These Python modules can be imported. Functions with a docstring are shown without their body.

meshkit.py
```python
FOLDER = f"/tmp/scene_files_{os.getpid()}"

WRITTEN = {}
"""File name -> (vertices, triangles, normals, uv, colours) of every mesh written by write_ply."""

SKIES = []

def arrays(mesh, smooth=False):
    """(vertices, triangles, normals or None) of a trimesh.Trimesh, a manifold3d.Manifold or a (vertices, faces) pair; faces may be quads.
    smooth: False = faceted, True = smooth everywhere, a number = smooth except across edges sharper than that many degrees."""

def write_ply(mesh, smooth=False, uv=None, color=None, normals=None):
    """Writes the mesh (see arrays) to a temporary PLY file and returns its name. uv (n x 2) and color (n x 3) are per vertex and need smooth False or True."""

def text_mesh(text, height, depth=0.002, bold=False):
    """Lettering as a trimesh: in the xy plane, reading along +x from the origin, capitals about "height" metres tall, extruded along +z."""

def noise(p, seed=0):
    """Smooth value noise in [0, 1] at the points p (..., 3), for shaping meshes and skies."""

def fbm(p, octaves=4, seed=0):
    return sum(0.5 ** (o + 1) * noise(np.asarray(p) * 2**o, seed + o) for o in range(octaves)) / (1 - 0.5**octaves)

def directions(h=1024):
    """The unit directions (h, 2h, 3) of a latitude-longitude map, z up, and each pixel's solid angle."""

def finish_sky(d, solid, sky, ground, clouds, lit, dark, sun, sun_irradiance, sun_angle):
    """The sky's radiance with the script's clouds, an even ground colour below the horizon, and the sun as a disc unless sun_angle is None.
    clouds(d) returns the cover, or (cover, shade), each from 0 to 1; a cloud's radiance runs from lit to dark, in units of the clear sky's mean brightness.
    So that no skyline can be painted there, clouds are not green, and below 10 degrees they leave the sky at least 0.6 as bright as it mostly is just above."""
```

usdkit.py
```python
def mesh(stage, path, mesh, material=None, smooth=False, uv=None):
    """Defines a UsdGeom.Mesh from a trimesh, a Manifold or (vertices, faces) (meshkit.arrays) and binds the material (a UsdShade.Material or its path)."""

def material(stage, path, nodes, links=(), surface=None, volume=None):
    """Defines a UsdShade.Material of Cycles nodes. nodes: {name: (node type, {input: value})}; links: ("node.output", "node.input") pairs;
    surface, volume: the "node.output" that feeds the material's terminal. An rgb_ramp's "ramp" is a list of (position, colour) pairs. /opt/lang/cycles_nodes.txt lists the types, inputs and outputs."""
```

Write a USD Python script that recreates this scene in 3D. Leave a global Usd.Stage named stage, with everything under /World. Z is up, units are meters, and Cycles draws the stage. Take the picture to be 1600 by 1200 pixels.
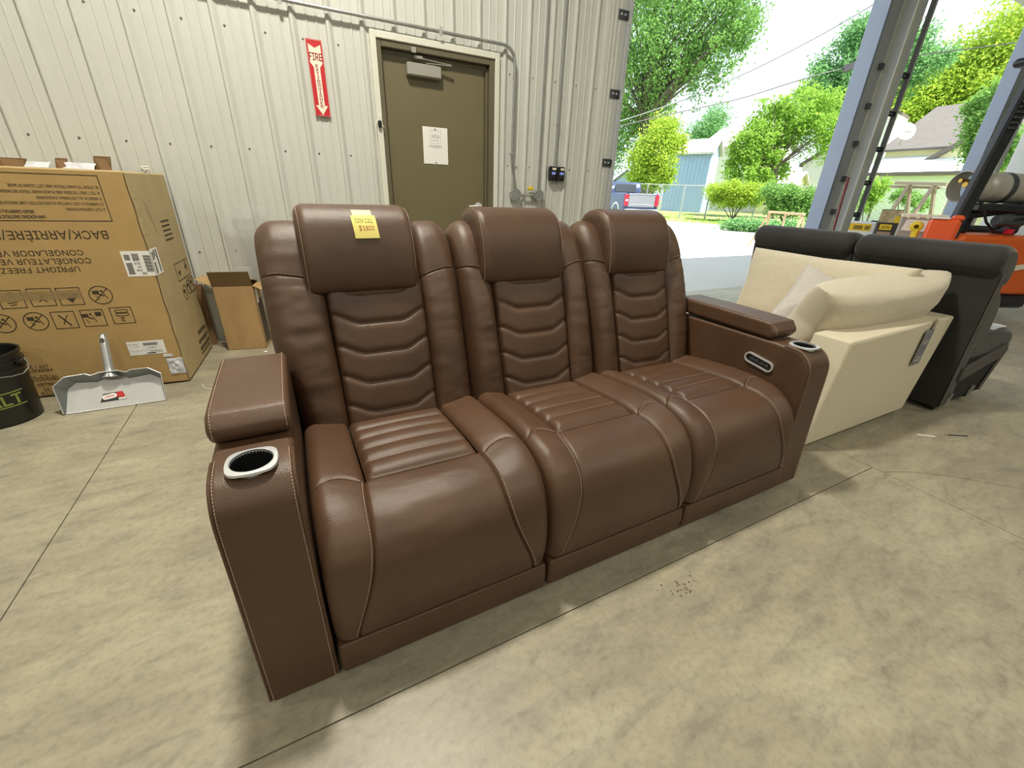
import math
import numpy as np, trimesh, usdkit, meshkit
from scipy.interpolate import CubicSpline, PchipInterpolator
from pxr import Usd, UsdGeom, UsdLux, UsdShade, Gf, Sdf, Vt

stage = Usd.Stage.CreateInMemory()
UsdGeom.SetStageUpAxis(stage, 'Z'); UsdGeom.SetStageMetersPerUnit(stage, 1.0)
UsdGeom.Xform.Define(stage, '/World'); UsdGeom.Scope.Define(stage, '/World/Looks')

# ------------------------------------------------------------------ camera, sky, sun, lamps, exposure
CAM_H = 1.212
RC = np.array([[0.89093109, 0.16356678, -0.42365989],
               [-0.45293198, 0.38798997, -0.80269322],
               [0.03308184, 0.90703346, 0.41975695]])      # columns: camera right, up, back in world
cam = UsdGeom.Camera.Define(stage, '/World/camera')
m = np.eye(4); m[:3, :3] = RC.T; m[3, :3] = [0, 0, CAM_H]
cam.AddTransformOp().Set(Gf.Matrix4d(m.tolist()))
cam.CreateHorizontalApertureAttr(36.0); cam.CreateVerticalApertureAttr(27.0)
cam.CreateFocalLengthAttr(649.19 / 1600 * 36.0)
cam.CreateClippingRangeAttr(Gf.Vec2f(0.05, 2000))
cam.CreateExposureAttr(0.0)

SUN_DIR = np.array([-0.42, 1.0, -2.0]); SUN_DIR /= np.linalg.norm(SUN_DIR)
def look_rot(d):                               # rotation that sends -z to d
    z = -np.asarray(d, float); z /= np.linalg.norm(z)
    a = np.array([0, 0, 1.0]) if abs(z[2]) < .99 else np.array([1.0, 0, 0])
    x = np.cross(a, z); x /= np.linalg.norm(x); y = np.cross(z, x)
    return np.array([x, y, z])
def place_light(l, pos, d):
    m = np.eye(4); m[:3, :3] = look_rot(d); m[3, :3] = pos
    UsdGeom.Xformable(l).AddTransformOp().Set(Gf.Matrix4d(m.tolist()))
sun = UsdLux.DistantLight.Define(stage, '/World/sun')
sun.CreateNormalizeAttr(True); sun.CreateIntensityAttr(3.7); sun.CreateAngleAttr(0.6); sun.CreateColorAttr(Gf.Vec3f(1.0, .95, .82))
place_light(sun, [0, 0, 30], SUN_DIR)
sky_mat = usdkit.material(stage, '/World/Looks/sky', {
    'tc': ('texture_coordinate', {}),
    'n': ('noise_texture', {'scale': 2.2, 'detail': 5.0, 'roughness': .55}),
    'r': ('rgb_ramp', {'ramp': [(0, (.70, .92, 1.20)), (.45, (.78, .95, 1.15)), (.6, (.95, 1.0, 1.06)), (1, (1, 1, 1))]}),
    'b': ('background_shader', {'strength': 1.65})},
    [('tc.generated', 'n.vector'), ('n.fac', 'r.fac'), ('r.color', 'b.color')], surface='b.background')
dome = UsdLux.DomeLight.Define(stage, '/World/sky')
dome.CreateIntensityAttr(1.0)
UsdShade.MaterialBindingAPI.Apply(dome.GetPrim()).Bind(sky_mat)
# the hall's high-bay lamps, a grid under the roof
for i, (x, y, k) in enumerate([(.2, 2.0, 2.15), (-3.6, 1.9, .65), (-.9, -2.5, .72), (-4.2, -2.3, .55), (2.6, -1.9, .6), (6.2, -1.9, .6)]):
    l = UsdLux.DiskLight.Define(stage, f'/World/high_bay_lamp_{i+1:03d}')
    l.CreateRadiusAttr(.20); l.CreateIntensityAttr(225.0 * k); l.CreateColorAttr(Gf.Vec3f(1.0, .945, .81))
    place_light(l, [x, y, 4.45], [0, 0, -1])

# ------------------------------------------------------------------ helpers
used = {}
def numbered(parent, name):
    k = (parent, name); used[k] = used.get(k, -1) + 1
    return name if used[k] == 0 else f'{name}_{used[k]:03d}'
class Thing:
    def __init__(s, path, loc): s.path, s.loc = path, np.asarray(loc, float)
def data(path, **kw):
    p = stage.GetPrimAtPath(path)
    for k, v in kw.items():
        if v: p.SetCustomDataByKey(k, v)
def thing(name, label, cat, loc=(0, 0, 0), group=None, kind=None):
    path = '/World/' + numbered('/World', name)
    x = UsdGeom.Xform.Define(stage, path); x.AddTranslateOp().Set(Gf.Vec3d(*map(float, loc)))
    data(path, label=label, category=cat, group=group, kind=kind)
    return Thing(path, loc)
def joined(ms):
    vs, fs, n = [], [], 0
    for q in (ms if isinstance(ms, list) else [ms]):
        if hasattr(q, 'vertices'): v, f = np.asarray(q.vertices), np.asarray(q.faces)
        else:
            v, f = np.asarray(q[0], float), np.asarray(q[1], int)
            if f.shape[1] == 4: f = np.vstack([f[:, [0, 1, 2]], f[:, [0, 2, 3]]])
        vs.append(v); fs.append(f + n); n += len(v)
    return np.vstack(vs), np.vstack(fs)
def part(name, mesh, mat, parent, smooth=False, label=None, kind=None):
    path = parent.path + '/' + numbered(parent.path, name)
    v, f = joined(mesh)
    usdkit.mesh(stage, path, (v - parent.loc, f), mat, smooth=smooth)
    data(path, label=label, kind=kind)
    return Thing(path, parent.loc)
def parts(name, meshes, mat, parent, smooth=False, label=None):
    for q in meshes: part(name, q, mat, parent, smooth, label)
def single(name, mesh, mat, label, cat, smooth=False, group=None, kind=None):
    t = part(name, mesh, mat, Thing('/World', (0, 0, 0)), smooth, label, kind)
    data(t.path, category=cat, group=group)
    return t

CF = None
def cbox(lo, hi, b=.004):
    """box with chamfered edges"""
    global CF
    lo, hi = np.minimum(lo, hi).astype(float), np.maximum(lo, hi).astype(float)
    c, h = (lo + hi) / 2, (hi - lo) / 2
    b = min(b, h.min() * .9)
    sg = np.array([[x, y, z] for x in (-1, 1) for y in (-1, 1) for z in (-1, 1)], float)
    if CF is None:
        v = np.vstack([sg * (np.ones(3) - .3 * (np.arange(3) != k)) for k in range(3)])
        hull = trimesh.Trimesh(v, trimesh.convex.convex_hull(v, repair=True).faces, process=False)
        hv = trimesh.convex.convex_hull(v)
        from scipy.spatial import cKDTree
        idx = cKDTree(v).query(hv.vertices)[1]
        CF = idx[hv.faces]
    v = np.vstack([c + sg * (h - b * (np.arange(3) != k)) for k in range(3)])
    return v, CF
def rotz(mesh, ang, about=(0, 0)):
    v, f = joined(mesh); c, s = math.cos(ang), math.sin(ang); v = v.copy()
    x, y = v[:, 0] - about[0], v[:, 1] - about[1]
    v[:, 0], v[:, 1] = about[0] + c * x - s * y, about[1] + s * x + c * y
    return v, f
def xf(mesh, O, X, Y, Z):
    """local (a,b,c) -> O + aX + bY + cZ"""
    v, f = joined(mesh)
    return np.asarray(O, float) + v @ np.array([X, Y, Z], float), f
def unit(a): a = np.asarray(a, float); return a / np.linalg.norm(a)
def tube(pts, r, n=8, caps=True):
    p = np.asarray(pts, float); r = np.broadcast_to(r, (len(p),)).astype(float)
    t = np.gradient(p, axis=0); t /= np.linalg.norm(t, axis=1, keepdims=True) + 1e-12
    a = np.zeros_like(p); ref = np.array([0, 0, 1.0]) if abs(t[0][2]) < .9 else np.array([1.0, 0, 0])
    u = unit(np.cross(t[0], ref))
    for i in range(len(p)):
        u = u - t[i] * (u @ t[i]); u /= np.linalg.norm(u); a[i] = u
    b = np.cross(t, a); g = np.arange(n) * 2 * np.pi / n
    v = (p[:, None] + r[:, None, None] * (np.cos(g)[None, :, None] * a[:, None] + np.sin(g)[None, :, None] * b[:, None])).reshape(-1, 3)
    f = [[i * n + j, i * n + (j + 1) % n, (i + 1) * n + (j + 1) % n, (i + 1) * n + j] for i in range(len(p) - 1) for j in range(n)]
    f = np.array(f); f = np.vstack([f[:, [0, 1, 2]], f[:, [0, 2, 3]]])
    if caps:
        k = len(v); v = np.vstack([v, p[:1], p[-1:]])
        c0 = [[k, (j + 1) % n, j] for j in range(n)]; o = (len(p) - 1) * n
        c1 = [[k + 1, o + j, o + (j + 1) % n] for j in range(n)]
        f = np.vstack([f, c0, c1])
    return v, f
def beam(p, q, w, d, up=(0, 0, 1), b=.004):
    p, q = np.asarray(p, float), np.asarray(q, float); z = unit(q - p); L = np.linalg.norm(q - p)
    x = np.cross(up, z); x = unit(x) if np.linalg.norm(x) > 1e-6 else np.array([1.0, 0, 0]); y = np.cross(z, x)
    return xf(cbox((-w / 2, -d / 2, 0), (w / 2, d / 2, L), b), p, x, y, z)
def lathe(prof, n=32, c=(0, 0, 0)):
    """profile [(r,z)...] turned round z"""
    p = np.asarray(prof, float); g = np.arange(n) * 2 * np.pi / n
    v = np.stack([p[:, None, 0] * np.cos(g), p[:, None, 0] * np.sin(g), np.repeat(p[:, 1:], n, 1)], -1).reshape(-1, 3) + np.asarray(c, float)
    k = len(p)
    f = np.array([[i * n + j, i * n + (j + 1) % n, (i + 1) * n + (j + 1) % n, (i + 1) * n + j] for i in range(k - 1) for j in range(n)])
    return v, np.vstack([f[:, [0, 1, 2]], f[:, [0, 2, 3]]])
def poly_prism(poly, h, O, X, Y, Z):
    from shapely.geometry import Polygon
    P = poly if hasattr(poly, 'exterior') else Polygon(poly)
    ms = [trimesh.creation.extrude_polygon(g, h, engine='earcut') for g in getattr(P, 'geoms', [P])]
    return xf(ms, O, X, Y, Z)
def chaikin(p, k=3):
    p = np.asarray(p, float)
    for _ in range(k):
        q = np.roll(p, -1, 0); p = np.stack([.75 * p + .25 * q, .25 * p + .75 * q], 1).reshape(-1, 2)
    return p
def splined(p, n=90):
    p = np.vstack([p, p[:1]]).astype(float); d = np.r_[0, np.cumsum(np.hypot(*np.diff(p, axis=0).T) ** .7)]
    return CubicSpline(d, p, bc_type='periodic')(np.linspace(0, d[-1], n, endpoint=False))
def round_prism(poly, a0, a1, r, O=(0, 0, 0), X=(0, 1, 0), Y=(0, 0, 1), Z=(1, 0, 0), n=5, corner=0.0, soft=False):
    """convex profile, pulled along Z from a0 to a1 with rounded rims"""
    from shapely.geometry import Polygon
    if soft: poly = splined(poly)
    P = Polygon(poly)
    if corner: P = P.buffer(-corner).buffer(corner, quad_segs=6)
    pts = []
    for k in range(n + 1):
        t = k / n * math.pi / 2
        q = P.buffer(-r * (1 - math.sin(t)) if k < n else 0, quad_segs=6)
        e = np.array(q.exterior.coords)[:-1]
        for z in (a0 + r * (1 - math.cos(t)), a1 - r * (1 - math.cos(t))):
            pts.append(np.c_[e, np.full(len(e), z)])
    hull = trimesh.convex.convex_hull(np.vstack(pts))
    return xf(hull, O, X, Y, Z)
def grid_faces(nu, nv):
    i, j = np.meshgrid(np.arange(nu - 1), np.arange(nv - 1), indexing='ij')
    q = np.stack([i * nv + j, (i + 1) * nv + j, (i + 1) * nv + j + 1, i * nv + j + 1], -1).reshape(-1, 4)
    return np.vstack([q[:, [0, 1, 2]], q[:, [0, 2, 3]]])
def sstep(t): t = np.clip(t, 0, 1); return t * t * (3 - 2 * t)
def spaced(n, k=.55):
    t = np.linspace(0, 1, n); return (1 - k) * t + k * (1 - np.cos(np.pi * t)) / 2
class Profile:
    """smooth curve through (y,z) points by arc length, with its outward normal"""
    def __init__(s, pts, flip=1):
        s.flip = flip
        p = np.asarray(pts, float); d = np.r_[0, np.cumsum(np.hypot(*np.diff(p, axis=0).T))]
        s.cs = CubicSpline(d, p); s.L = d[-1]; s.knots = d
    def at(s, t):
        p = s.cs(t); g = s.cs(t, 1); g = g / np.linalg.norm(g, axis=-1, keepdims=True)
        return p, s.flip * np.stack([-g[..., 1], g[..., 0]], -1)
def patch(prof, xl, xr, s0, s1, edges, nu=30, nv=40, crown=.008, extra=None, seed=0, wrinkle=.0, sign=1):
    """padded leather panel on a profile. xl,xr,s0,s1 numbers or functions; edges = dict(l,r,b,t -> (depth, radius))"""
    a, b = np.meshgrid(spaced(nu), spaced(nv), indexing='ij')
    fx = lambda q, t: q(t) if callable(q) else np.full_like(t, q)
    S = fx(s0, a) * (1 - b) + fx(s1, a) * b
    X = fx(xl, S) * (1 - a) + fx(xr, S) * a
    w, h = np.abs(fx(xr, S) - fx(xl, S)), np.abs(fx(s1, a) - fx(s0, a))
    drop = np.zeros_like(a)
    for e, dist in (('l', a * w), ('r', (1 - a) * w), ('b', b * h), ('t', (1 - b) * h)):
        if e in edges:
            dp, r = edges[e]
            t = np.clip(1 - dist / r, 0, 1)
            drop = np.maximum(drop, 0) + dp * (1 - np.sqrt(np.clip(1 - t * t, 0, 1)))
    disp = crown * (1 - (2 * a - 1) ** 2) * (1 - (2 * b - 1) ** 2) - drop
    if extra is not None: disp = disp + extra(a, b, X, S)
    p, nrm = prof.at(S)
    if wrinkle:
        q = np.stack([X * 9, S * 30, np.full_like(X, seed * 3.7)], -1)
        disp = disp + wrinkle * (meshkit.fbm(q, 3, seed) - .5) * (1 - (2 * a - 1) ** 4)
    p = p + sign * nrm * disp[..., None]
    v = np.stack([X, p[..., 0], p[..., 1]], -1).reshape(-1, 3)
    f = grid_faces(nu, nv)
    return v, (f if sign * prof.flip > 0 else f[:, ::-1])
def resample(pts, step):
    p = np.asarray(pts, float); d = np.r_[0, np.cumsum(np.linalg.norm(np.diff(p, axis=0), axis=1))]
    t = np.arange(0, d[-1], step)
    return np.stack([np.interp(t, d, p[:, k]) for k in range(3)], 1)
def stitches(pts, pitch=.0078, length=.0052, r=.0010):
    p = resample(pts, pitch); out = []
    for i in range(len(p) - 1):
        d = unit(p[i + 1] - p[i]); q = p[i] + d * length
        x = np.cross(d, [0, 0, 1.0]); x = unit(x) if np.linalg.norm(x) > .05 else np.array([1.0, 0, 0]); y = np.cross(d, x)
        c = np.array([x + y, x - y, -x - y, -x + y]) * r * .8
        v = np.vstack([p[i] + c, q + c]); out.append(v)
    fb = np.array([[0, 1, 5], [0, 5, 4], [1, 2, 6], [1, 6, 5], [2, 3, 7], [2, 7, 6], [3, 0, 4], [3, 4, 7], [4, 5, 6], [4, 6, 7], [0, 2, 1], [0, 3, 2]])
    n = len(out)
    return np.vstack(out), np.vstack([fb + 8 * k for k in range(n)])
def text_on(s, h, O, X, Y, depth=.0006, bold=False, squeeze=1.0, align='l'):
    """lettering at O reading along X, up along Y"""
    tm = meshkit.text_mesh(s, h, depth, bold)
    v = np.array(tm.vertices); v[:, 0] *= squeeze
    if align == 'r': v[:, 0] -= v[:, 0].max()
    if align == 'c': v[:, 0] -= (v[:, 0].max() + v[:, 0].min()) / 2
    X, Y = np.asarray(X, float), np.asarray(Y, float)
    return xf((v, np.array(tm.faces)), O, X, Y, np.cross(X, Y))
def flat(poly, O, X, Y, h=.0006):
    X, Y = unit(X), unit(Y)
    return poly_prism(poly, h, O, X, Y, np.cross(X, Y))
def rect(x0, y0, x1, y1): return [(x0, y0), (x1, y0), (x1, y1), (x0, y1)]
def pillow(O, U, V, N, w, h, t, n=30, pw=.42, edge=.012, dent=0.0, seed=1, box=False):
    """cushion centred at O, w along U, h along V, thickness t along N"""
    g = np.sin(np.linspace(-1, 1, n) * np.pi / 2); g = .5 * g + .5 * np.linspace(-1, 1, n)
    a, b = np.meshgrid(g, g, indexing='ij')
    prof = ((1 - np.abs(a) ** 4) * (1 - np.abs(b) ** 4)) ** pw if box else ((1 - a * a) * (1 - b * b)) ** pw
    if isinstance(edge, tuple): edge = edge[0] + (edge[1] - edge[0]) * (a + 1) / 2
    hz = edge + (t / 2 - edge) * prof
    pull = 1 - .05 * (1 - np.abs(a) * np.abs(b)) * np.maximum(np.abs(a), np.abs(b)) ** 6
    x, y = a * w / 2 * pull, b * h / 2 * pull
    nz = (meshkit.fbm(np.stack([a * 3, b * 3, np.full_like(a, seed * 5.3)], -1), 3, seed) - .5) * dent
    top = np.stack([x, y, hz + nz * prof], -1).reshape(-1, 3); bot = np.stack([x, y, -hz + nz * prof], -1).reshape(-1, 3)
    f = grid_faces(n, n); k = n * n
    rim = [i * n for i in range(n)] + [(n - 1) * n + j for j in range(1, n)] + [i * n + n - 1 for i in range(n - 2, -1, -1)] + [j for j in range(n - 2, 0, -1)]
    rf = []
    for i in range(len(rim)):
        p, q = rim[i], rim[(i + 1) % len(rim)]
        rf += [[p, p + k, q + k], [p, q + k, q]]
    return xf((np.vstack([top, bot]), np.vstack([f, f[:, ::-1] + k, np.array(rf)])), O, U, V, N)
FR = np.array([[0, 1, 2], [0, 2, 3]])
def px_ray(u, v):
    d = RC @ np.array([u - 800, 600 - v, -649.19]); return d
def on_ray(u, v, dist):
    """a point of the world seen at pixel (u,v) of the photograph at horizontal distance dist: used to read off positions"""
    d = px_ray(u, v); return d / math.hypot(d[0], d[1]) * dist + [0, 0, CAM_H]
def on_y(u, v, y): d = px_ray(u, v); return d * (y / d[1]) + [0, 0, CAM_H]

# ------------------------------------------------------------------ materials
def mat(name, col, rough=.5, metal=0.0, var=0.0, vscale=6.0, bump=0.0, bscale=60.0, bdetail=3.0, spec=.5, stretch=(1, 1, 1), **kw):
    nodes = {'p': ('principled_bsdf', {'base_color': col, 'roughness': rough, 'metallic': metal, 'specular_ior_level': spec, **kw})}
    links = []
    if var or bump:
        nodes['tc'] = ('texture_coordinate', {}); nodes['mp'] = ('mapping', {'scale': stretch}); links += [('tc.object', 'mp.vector')]
    if var:
        c = np.array(col)
        nodes['n'] = ('noise_texture', {'scale': vscale, 'detail': 4.0, 'roughness': .6})
        nodes['r'] = ('rgb_ramp', {'ramp': [(.25, tuple(c * (1 - var))), (.75, tuple(np.minimum(1, c * (1 + var))))]})
        links += [('mp.vector', 'n.vector'), ('n.fac', 'r.fac'), ('r.color', 'p.base_color')]
    if bump:
        nodes['bn'] = ('noise_texture', {'scale': bscale, 'detail': bdetail})
        nodes['b'] = ('bump', {'strength': bump, 'distance': .01})
        links += [('mp.vector', 'bn.vector'), ('bn.fac', 'b.height'), ('b.normal', 'p.normal')]
    return usdkit.material(stage, '/World/Looks/' + name, nodes, links, surface='p.BSDF')

leather = usdkit.material(stage, '/World/Looks/brown_leather', {
    'tc': ('texture_coordinate', {}),
    'v': ('voronoi_texture', {'scale': 420.0, 'feature': 'f1'}), 'n': ('noise_texture', {'scale': 16.0, 'detail': 4.0}),
    'n2': ('noise_texture', {'scale': 5.0, 'detail': 3.0}),
    'r': ('rgb_ramp', {'ramp': [(.3, (.074, .037, .0190)), (.7, (.098, .050, .0265))]}),
    'b': ('bump', {'strength': .34, 'distance': .0013}), 'b2': ('bump', {'strength': .22, 'distance': .008}),
    'p': ('principled_bsdf', {'roughness': .43, 'specular_ior_level': .5})},
    [('tc.object', 'v.vector'), ('tc.object', 'n.vector'), ('tc.object', 'n2.vector'), ('n2.fac', 'r.fac'), ('r.color', 'p.base_color'),
     ('n.fac', 'b2.height'), ('b2.normal', 'b.normal'), ('v.distance', 'b.height'), ('b.normal', 'p.normal')], surface='p.BSDF')
thread = mat('pale_thread', (.42, .30, .24), .7)
dark_lining = mat('black_lining', (.012, .011, .010), .8)
silver = mat('silver_plastic', (.68, .69, .70), .30, .45)
black_plastic = mat('black_plastic', (.012, .012, .013), .35, var=.3, vscale=20)
white_wall = mat('off_white_panel', (.565, .575, .535), .42, var=.035, vscale=2.5)
white_trim = mat('white_trim', (.66, .66, .58), .45)
olive = mat('olive_door_paint', (.150, .128, .068), .42, var=.04, vscale=5)
olive2 = mat('olive_frame_paint', (.125, .108, .066), .40)
closer_grey = mat('closer_grey', (.36, .35, .31), .4, .3)
steel = mat('galvanized_steel', (.46, .48, .47), .34, .8, var=.15, vscale=30)
dark_steel = mat('dark_steel', (.10, .11, .12), .45, .6)
screw_mat = mat('screw_grey', (.22, .21, .19), .45, .6)
paper = mat('white_paper', (.80, .79, .76), .7)
ink = mat('black_ink', (.015, .014, .013), .6)
grey_ink = mat('grey_ink', (.25, .25, .25), .6)
red_paint = mat('sign_red', (.52, .018, .025), .42)
sign_white = mat('sign_white', (.80, .75, .62), .45)
card = mat('carton_brown', (.43, .285, .112), .75, var=.08, vscale=5, bump=.10, bscale=40)
card_side = mat('carton_side_brown', (.42, .325, .165), .75, var=.08, vscale=5, bump=.10, bscale=40)
card2 = mat('carton_tan', (.41, .265, .118), .75, var=.16, vscale=9, stretch=(1, 1, .35))
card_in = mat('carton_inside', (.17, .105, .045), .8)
card_dark = mat('old_cardboard', (.20, .115, .05), .8, var=.15)
print_ink = mat('carton_print', (.045, .03, .016), .7)
tape = mat('clear_tape', (.62, .60, .52), .25, var=.1)
pan_grey = mat('dustpan_silver', (.50, .50, .49), .38, .25, var=.06, vscale=8)
pan_dark = mat('dustpan_rim', (.22, .24, .25), .35, .5)
bucket_black = mat('bucket_black', (.010, .010, .009), .32)
bucket_green = mat('bucket_print_green', (.24, .30, .06), .5)
linen = mat('ivory_linen', (.62, .555, .43), .85, var=.05, vscale=60, bump=.25, bscale=500, sheen_weight=.2)
linen_back = mat('ivory_panel', (.66, .595, .45), .85, var=.02, vscale=60, bump=.15, bscale=500)
throw = mat('pale_grey_weave', (.56, .53, .50), .9, var=.12, vscale=90, bump=.5, bscale=300)
charcoal = mat('charcoal_suede', (.024, .022, .0215), .8, var=.18, vscale=9, sheen_weight=.25, sheen_roughness=.4)
charcoal2 = mat('charcoal_welt', (.085, .078, .072), .8, var=.1)
black_felt = mat('black_dust_cover', (.010, .010, .010), .9)
pastic_wrap = mat('pale_plastic', (.62, .62, .66), .25, var=.3, vscale=25)
yellow_note = mat('yellow_note', (.80, .70, .20), .7)
note_red = mat('red_marker', (.40, .06, .04), .7)
note_ink = mat('olive_marker', (.20, .17, .05), .7)
orange = mat('orange_paint', (.72, .125, .015), .35)
orange_red = mat('red_orange_plastic', (.80, .11, .03), .4)
fork_black = mat('forklift_black', (.016, .017, .02), .38, var=.3, vscale=14)
rubber = mat('tyre_rubber', (.015, .015, .015), .8)
tank_grey = mat('tank_paint', (.50, .48, .43), .42, .25, var=.12, vscale=9)
yellow_print = mat('box_yellow', (.75, .52, .02), .5)
box_white = mat('box_white', (.72, .74, .78), .5)
box_blue = mat('box_pale_blue', (.42, .50, .66), .5)
grey_bin = mat('grey_bin', (.33, .31, .28), .55)
dark_red = mat('dark_red_handle', (.16, .02, .025), .4)
blue_screen = usdkit.material(stage, '/World/Looks/blue_screen', {'e': ('emission', {'color': (.22, .26, .62), 'strength': 1.0})}, surface='e.emission')
jamb_blue = mat('jamb_paint', (.25, .29, .37), .5, var=.03)
pier_pale = mat('pier_pale', (.56, .59, .60), .5)
rail_grey = mat('rail_grey', (.44, .46, .47), .4)
jamb_tan = mat('pier_flashing', (.40, .425, .44), .5)
clear_film = usdkit.material(stage, '/World/Looks/clear_film', {'t': ('transparent_bsdf', {'color': (.97, .97, .97)}), 'g': ('principled_bsdf', {'base_color': (.75, .75, .72), 'roughness': .2}),
    'm': ('mix_closure', {'fac': .15})}, [('t.BSDF', 'm.closure1'), ('g.BSDF', 'm.closure2')], surface='m.closure')
faint_tape = usdkit.material(stage, '/World/Looks/faint_tape', {'t': ('transparent_bsdf', {'color': (.98, .98, .98)}), 'g': ('principled_bsdf', {'base_color': (.45, .33, .16), 'roughness': .3}),
    'm': ('mix_closure', {'fac': .35})}, [('t.BSDF', 'm.closure1'), ('g.BSDF', 'm.closure2')], surface='m.closure')
# outdoors
def leaf_mat(name, c1, c2):
    return usdkit.material(stage, '/World/Looks/' + name, {
        'g': ('geometry', {}), 'r': ('rgb_ramp', {'ramp': [(0, c1), (1, c2)]}),
        'd': ('diffuse_bsdf', {}), 't': ('translucent_bsdf', {}), 'm': ('mix_closure', {'fac': .42})},
        [('g.random_per_island', 'r.fac'), ('r.color', 'd.color'), ('r.color', 't.color'), ('d.BSDF', 'm.closure1'), ('t.BSDF', 'm.closure2')], surface='m.closure')
leaf_green = leaf_mat('leaf_green', (.20, .36, .10), (.44, .62, .20))
leaf_yellow = leaf_mat('leaf_yellow_green', (.36, .50, .07), (.66, .78, .13))
leaf_mid = leaf_mat('leaf_mid_green', (.28, .46, .08), (.64, .76, .16))
leaf_deep = leaf_mat('leaf_deep_green', (.18, .36, .14), (.40, .58, .22))
bark = mat('bark', (.12, .10, .08), .9, var=.3, vscale=6)
concrete_out = mat('pale_pavement', (.47, .455, .41), .85, var=.05, vscale=.6)
grass_mat = usdkit.material(stage, '/World/Looks/lawn', {
    'tc': ('texture_coordinate', {}), 'n': ('noise_texture', {'scale': .55, 'detail': 5.0, 'roughness': .7}),
    'r': ('rgb_ramp', {'ramp': [(.32, (.09, .19, .04)), (.5, (.22, .30, .07)), (.68, (.40, .35, .17))]}),
    'p': ('principled_bsdf', {'roughness': .9})}, [('tc.object', 'n.vector'), ('n.fac', 'r.fac'), ('r.color', 'p.base_color')], surface='p.BSDF')
shed_blue = mat('shed_blue', (.30, .41, .66), .7, var=.06)
roof_pale = mat('pale_roof', (.55, .53, .50), .8, var=.1)
roof_grey = mat('grey_shingle', (.12, .11, .105), .85, var=.12, vscale=3)
siding_white = mat('white_siding', (.74, .74, .70), .6)
siding_cream = mat('cream_siding', (.66, .62, .36), .6)
siding_mint = mat('pale_mint_siding', (.60, .68, .52), .6)
fascia = mat('dark_fascia', (.13, .11, .10), .7)
glass_dark = mat('window_dark', (.05, .06, .07), .1)
truck_blue = mat('truck_navy', (.05, .07, .14), .25, .3)
truck_silver = mat('truck_tailgate', (.22, .23, .26), .3, .4)
chrome = mat('chrome', (.75, .76, .78), .15, .9)
tail_red = mat('tail_light_red', (.60, .01, .03), .25)
wood_pale = mat('pale_timber', (.55, .40, .24), .7)
wood_grey = mat('grey_timber', (.22, .17, .13), .8)
wire_mat = mat('cable', (.06, .06, .07), .6)
fence_mat = mat('fence_wire', (.40, .42, .42), .4, .6)
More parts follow.
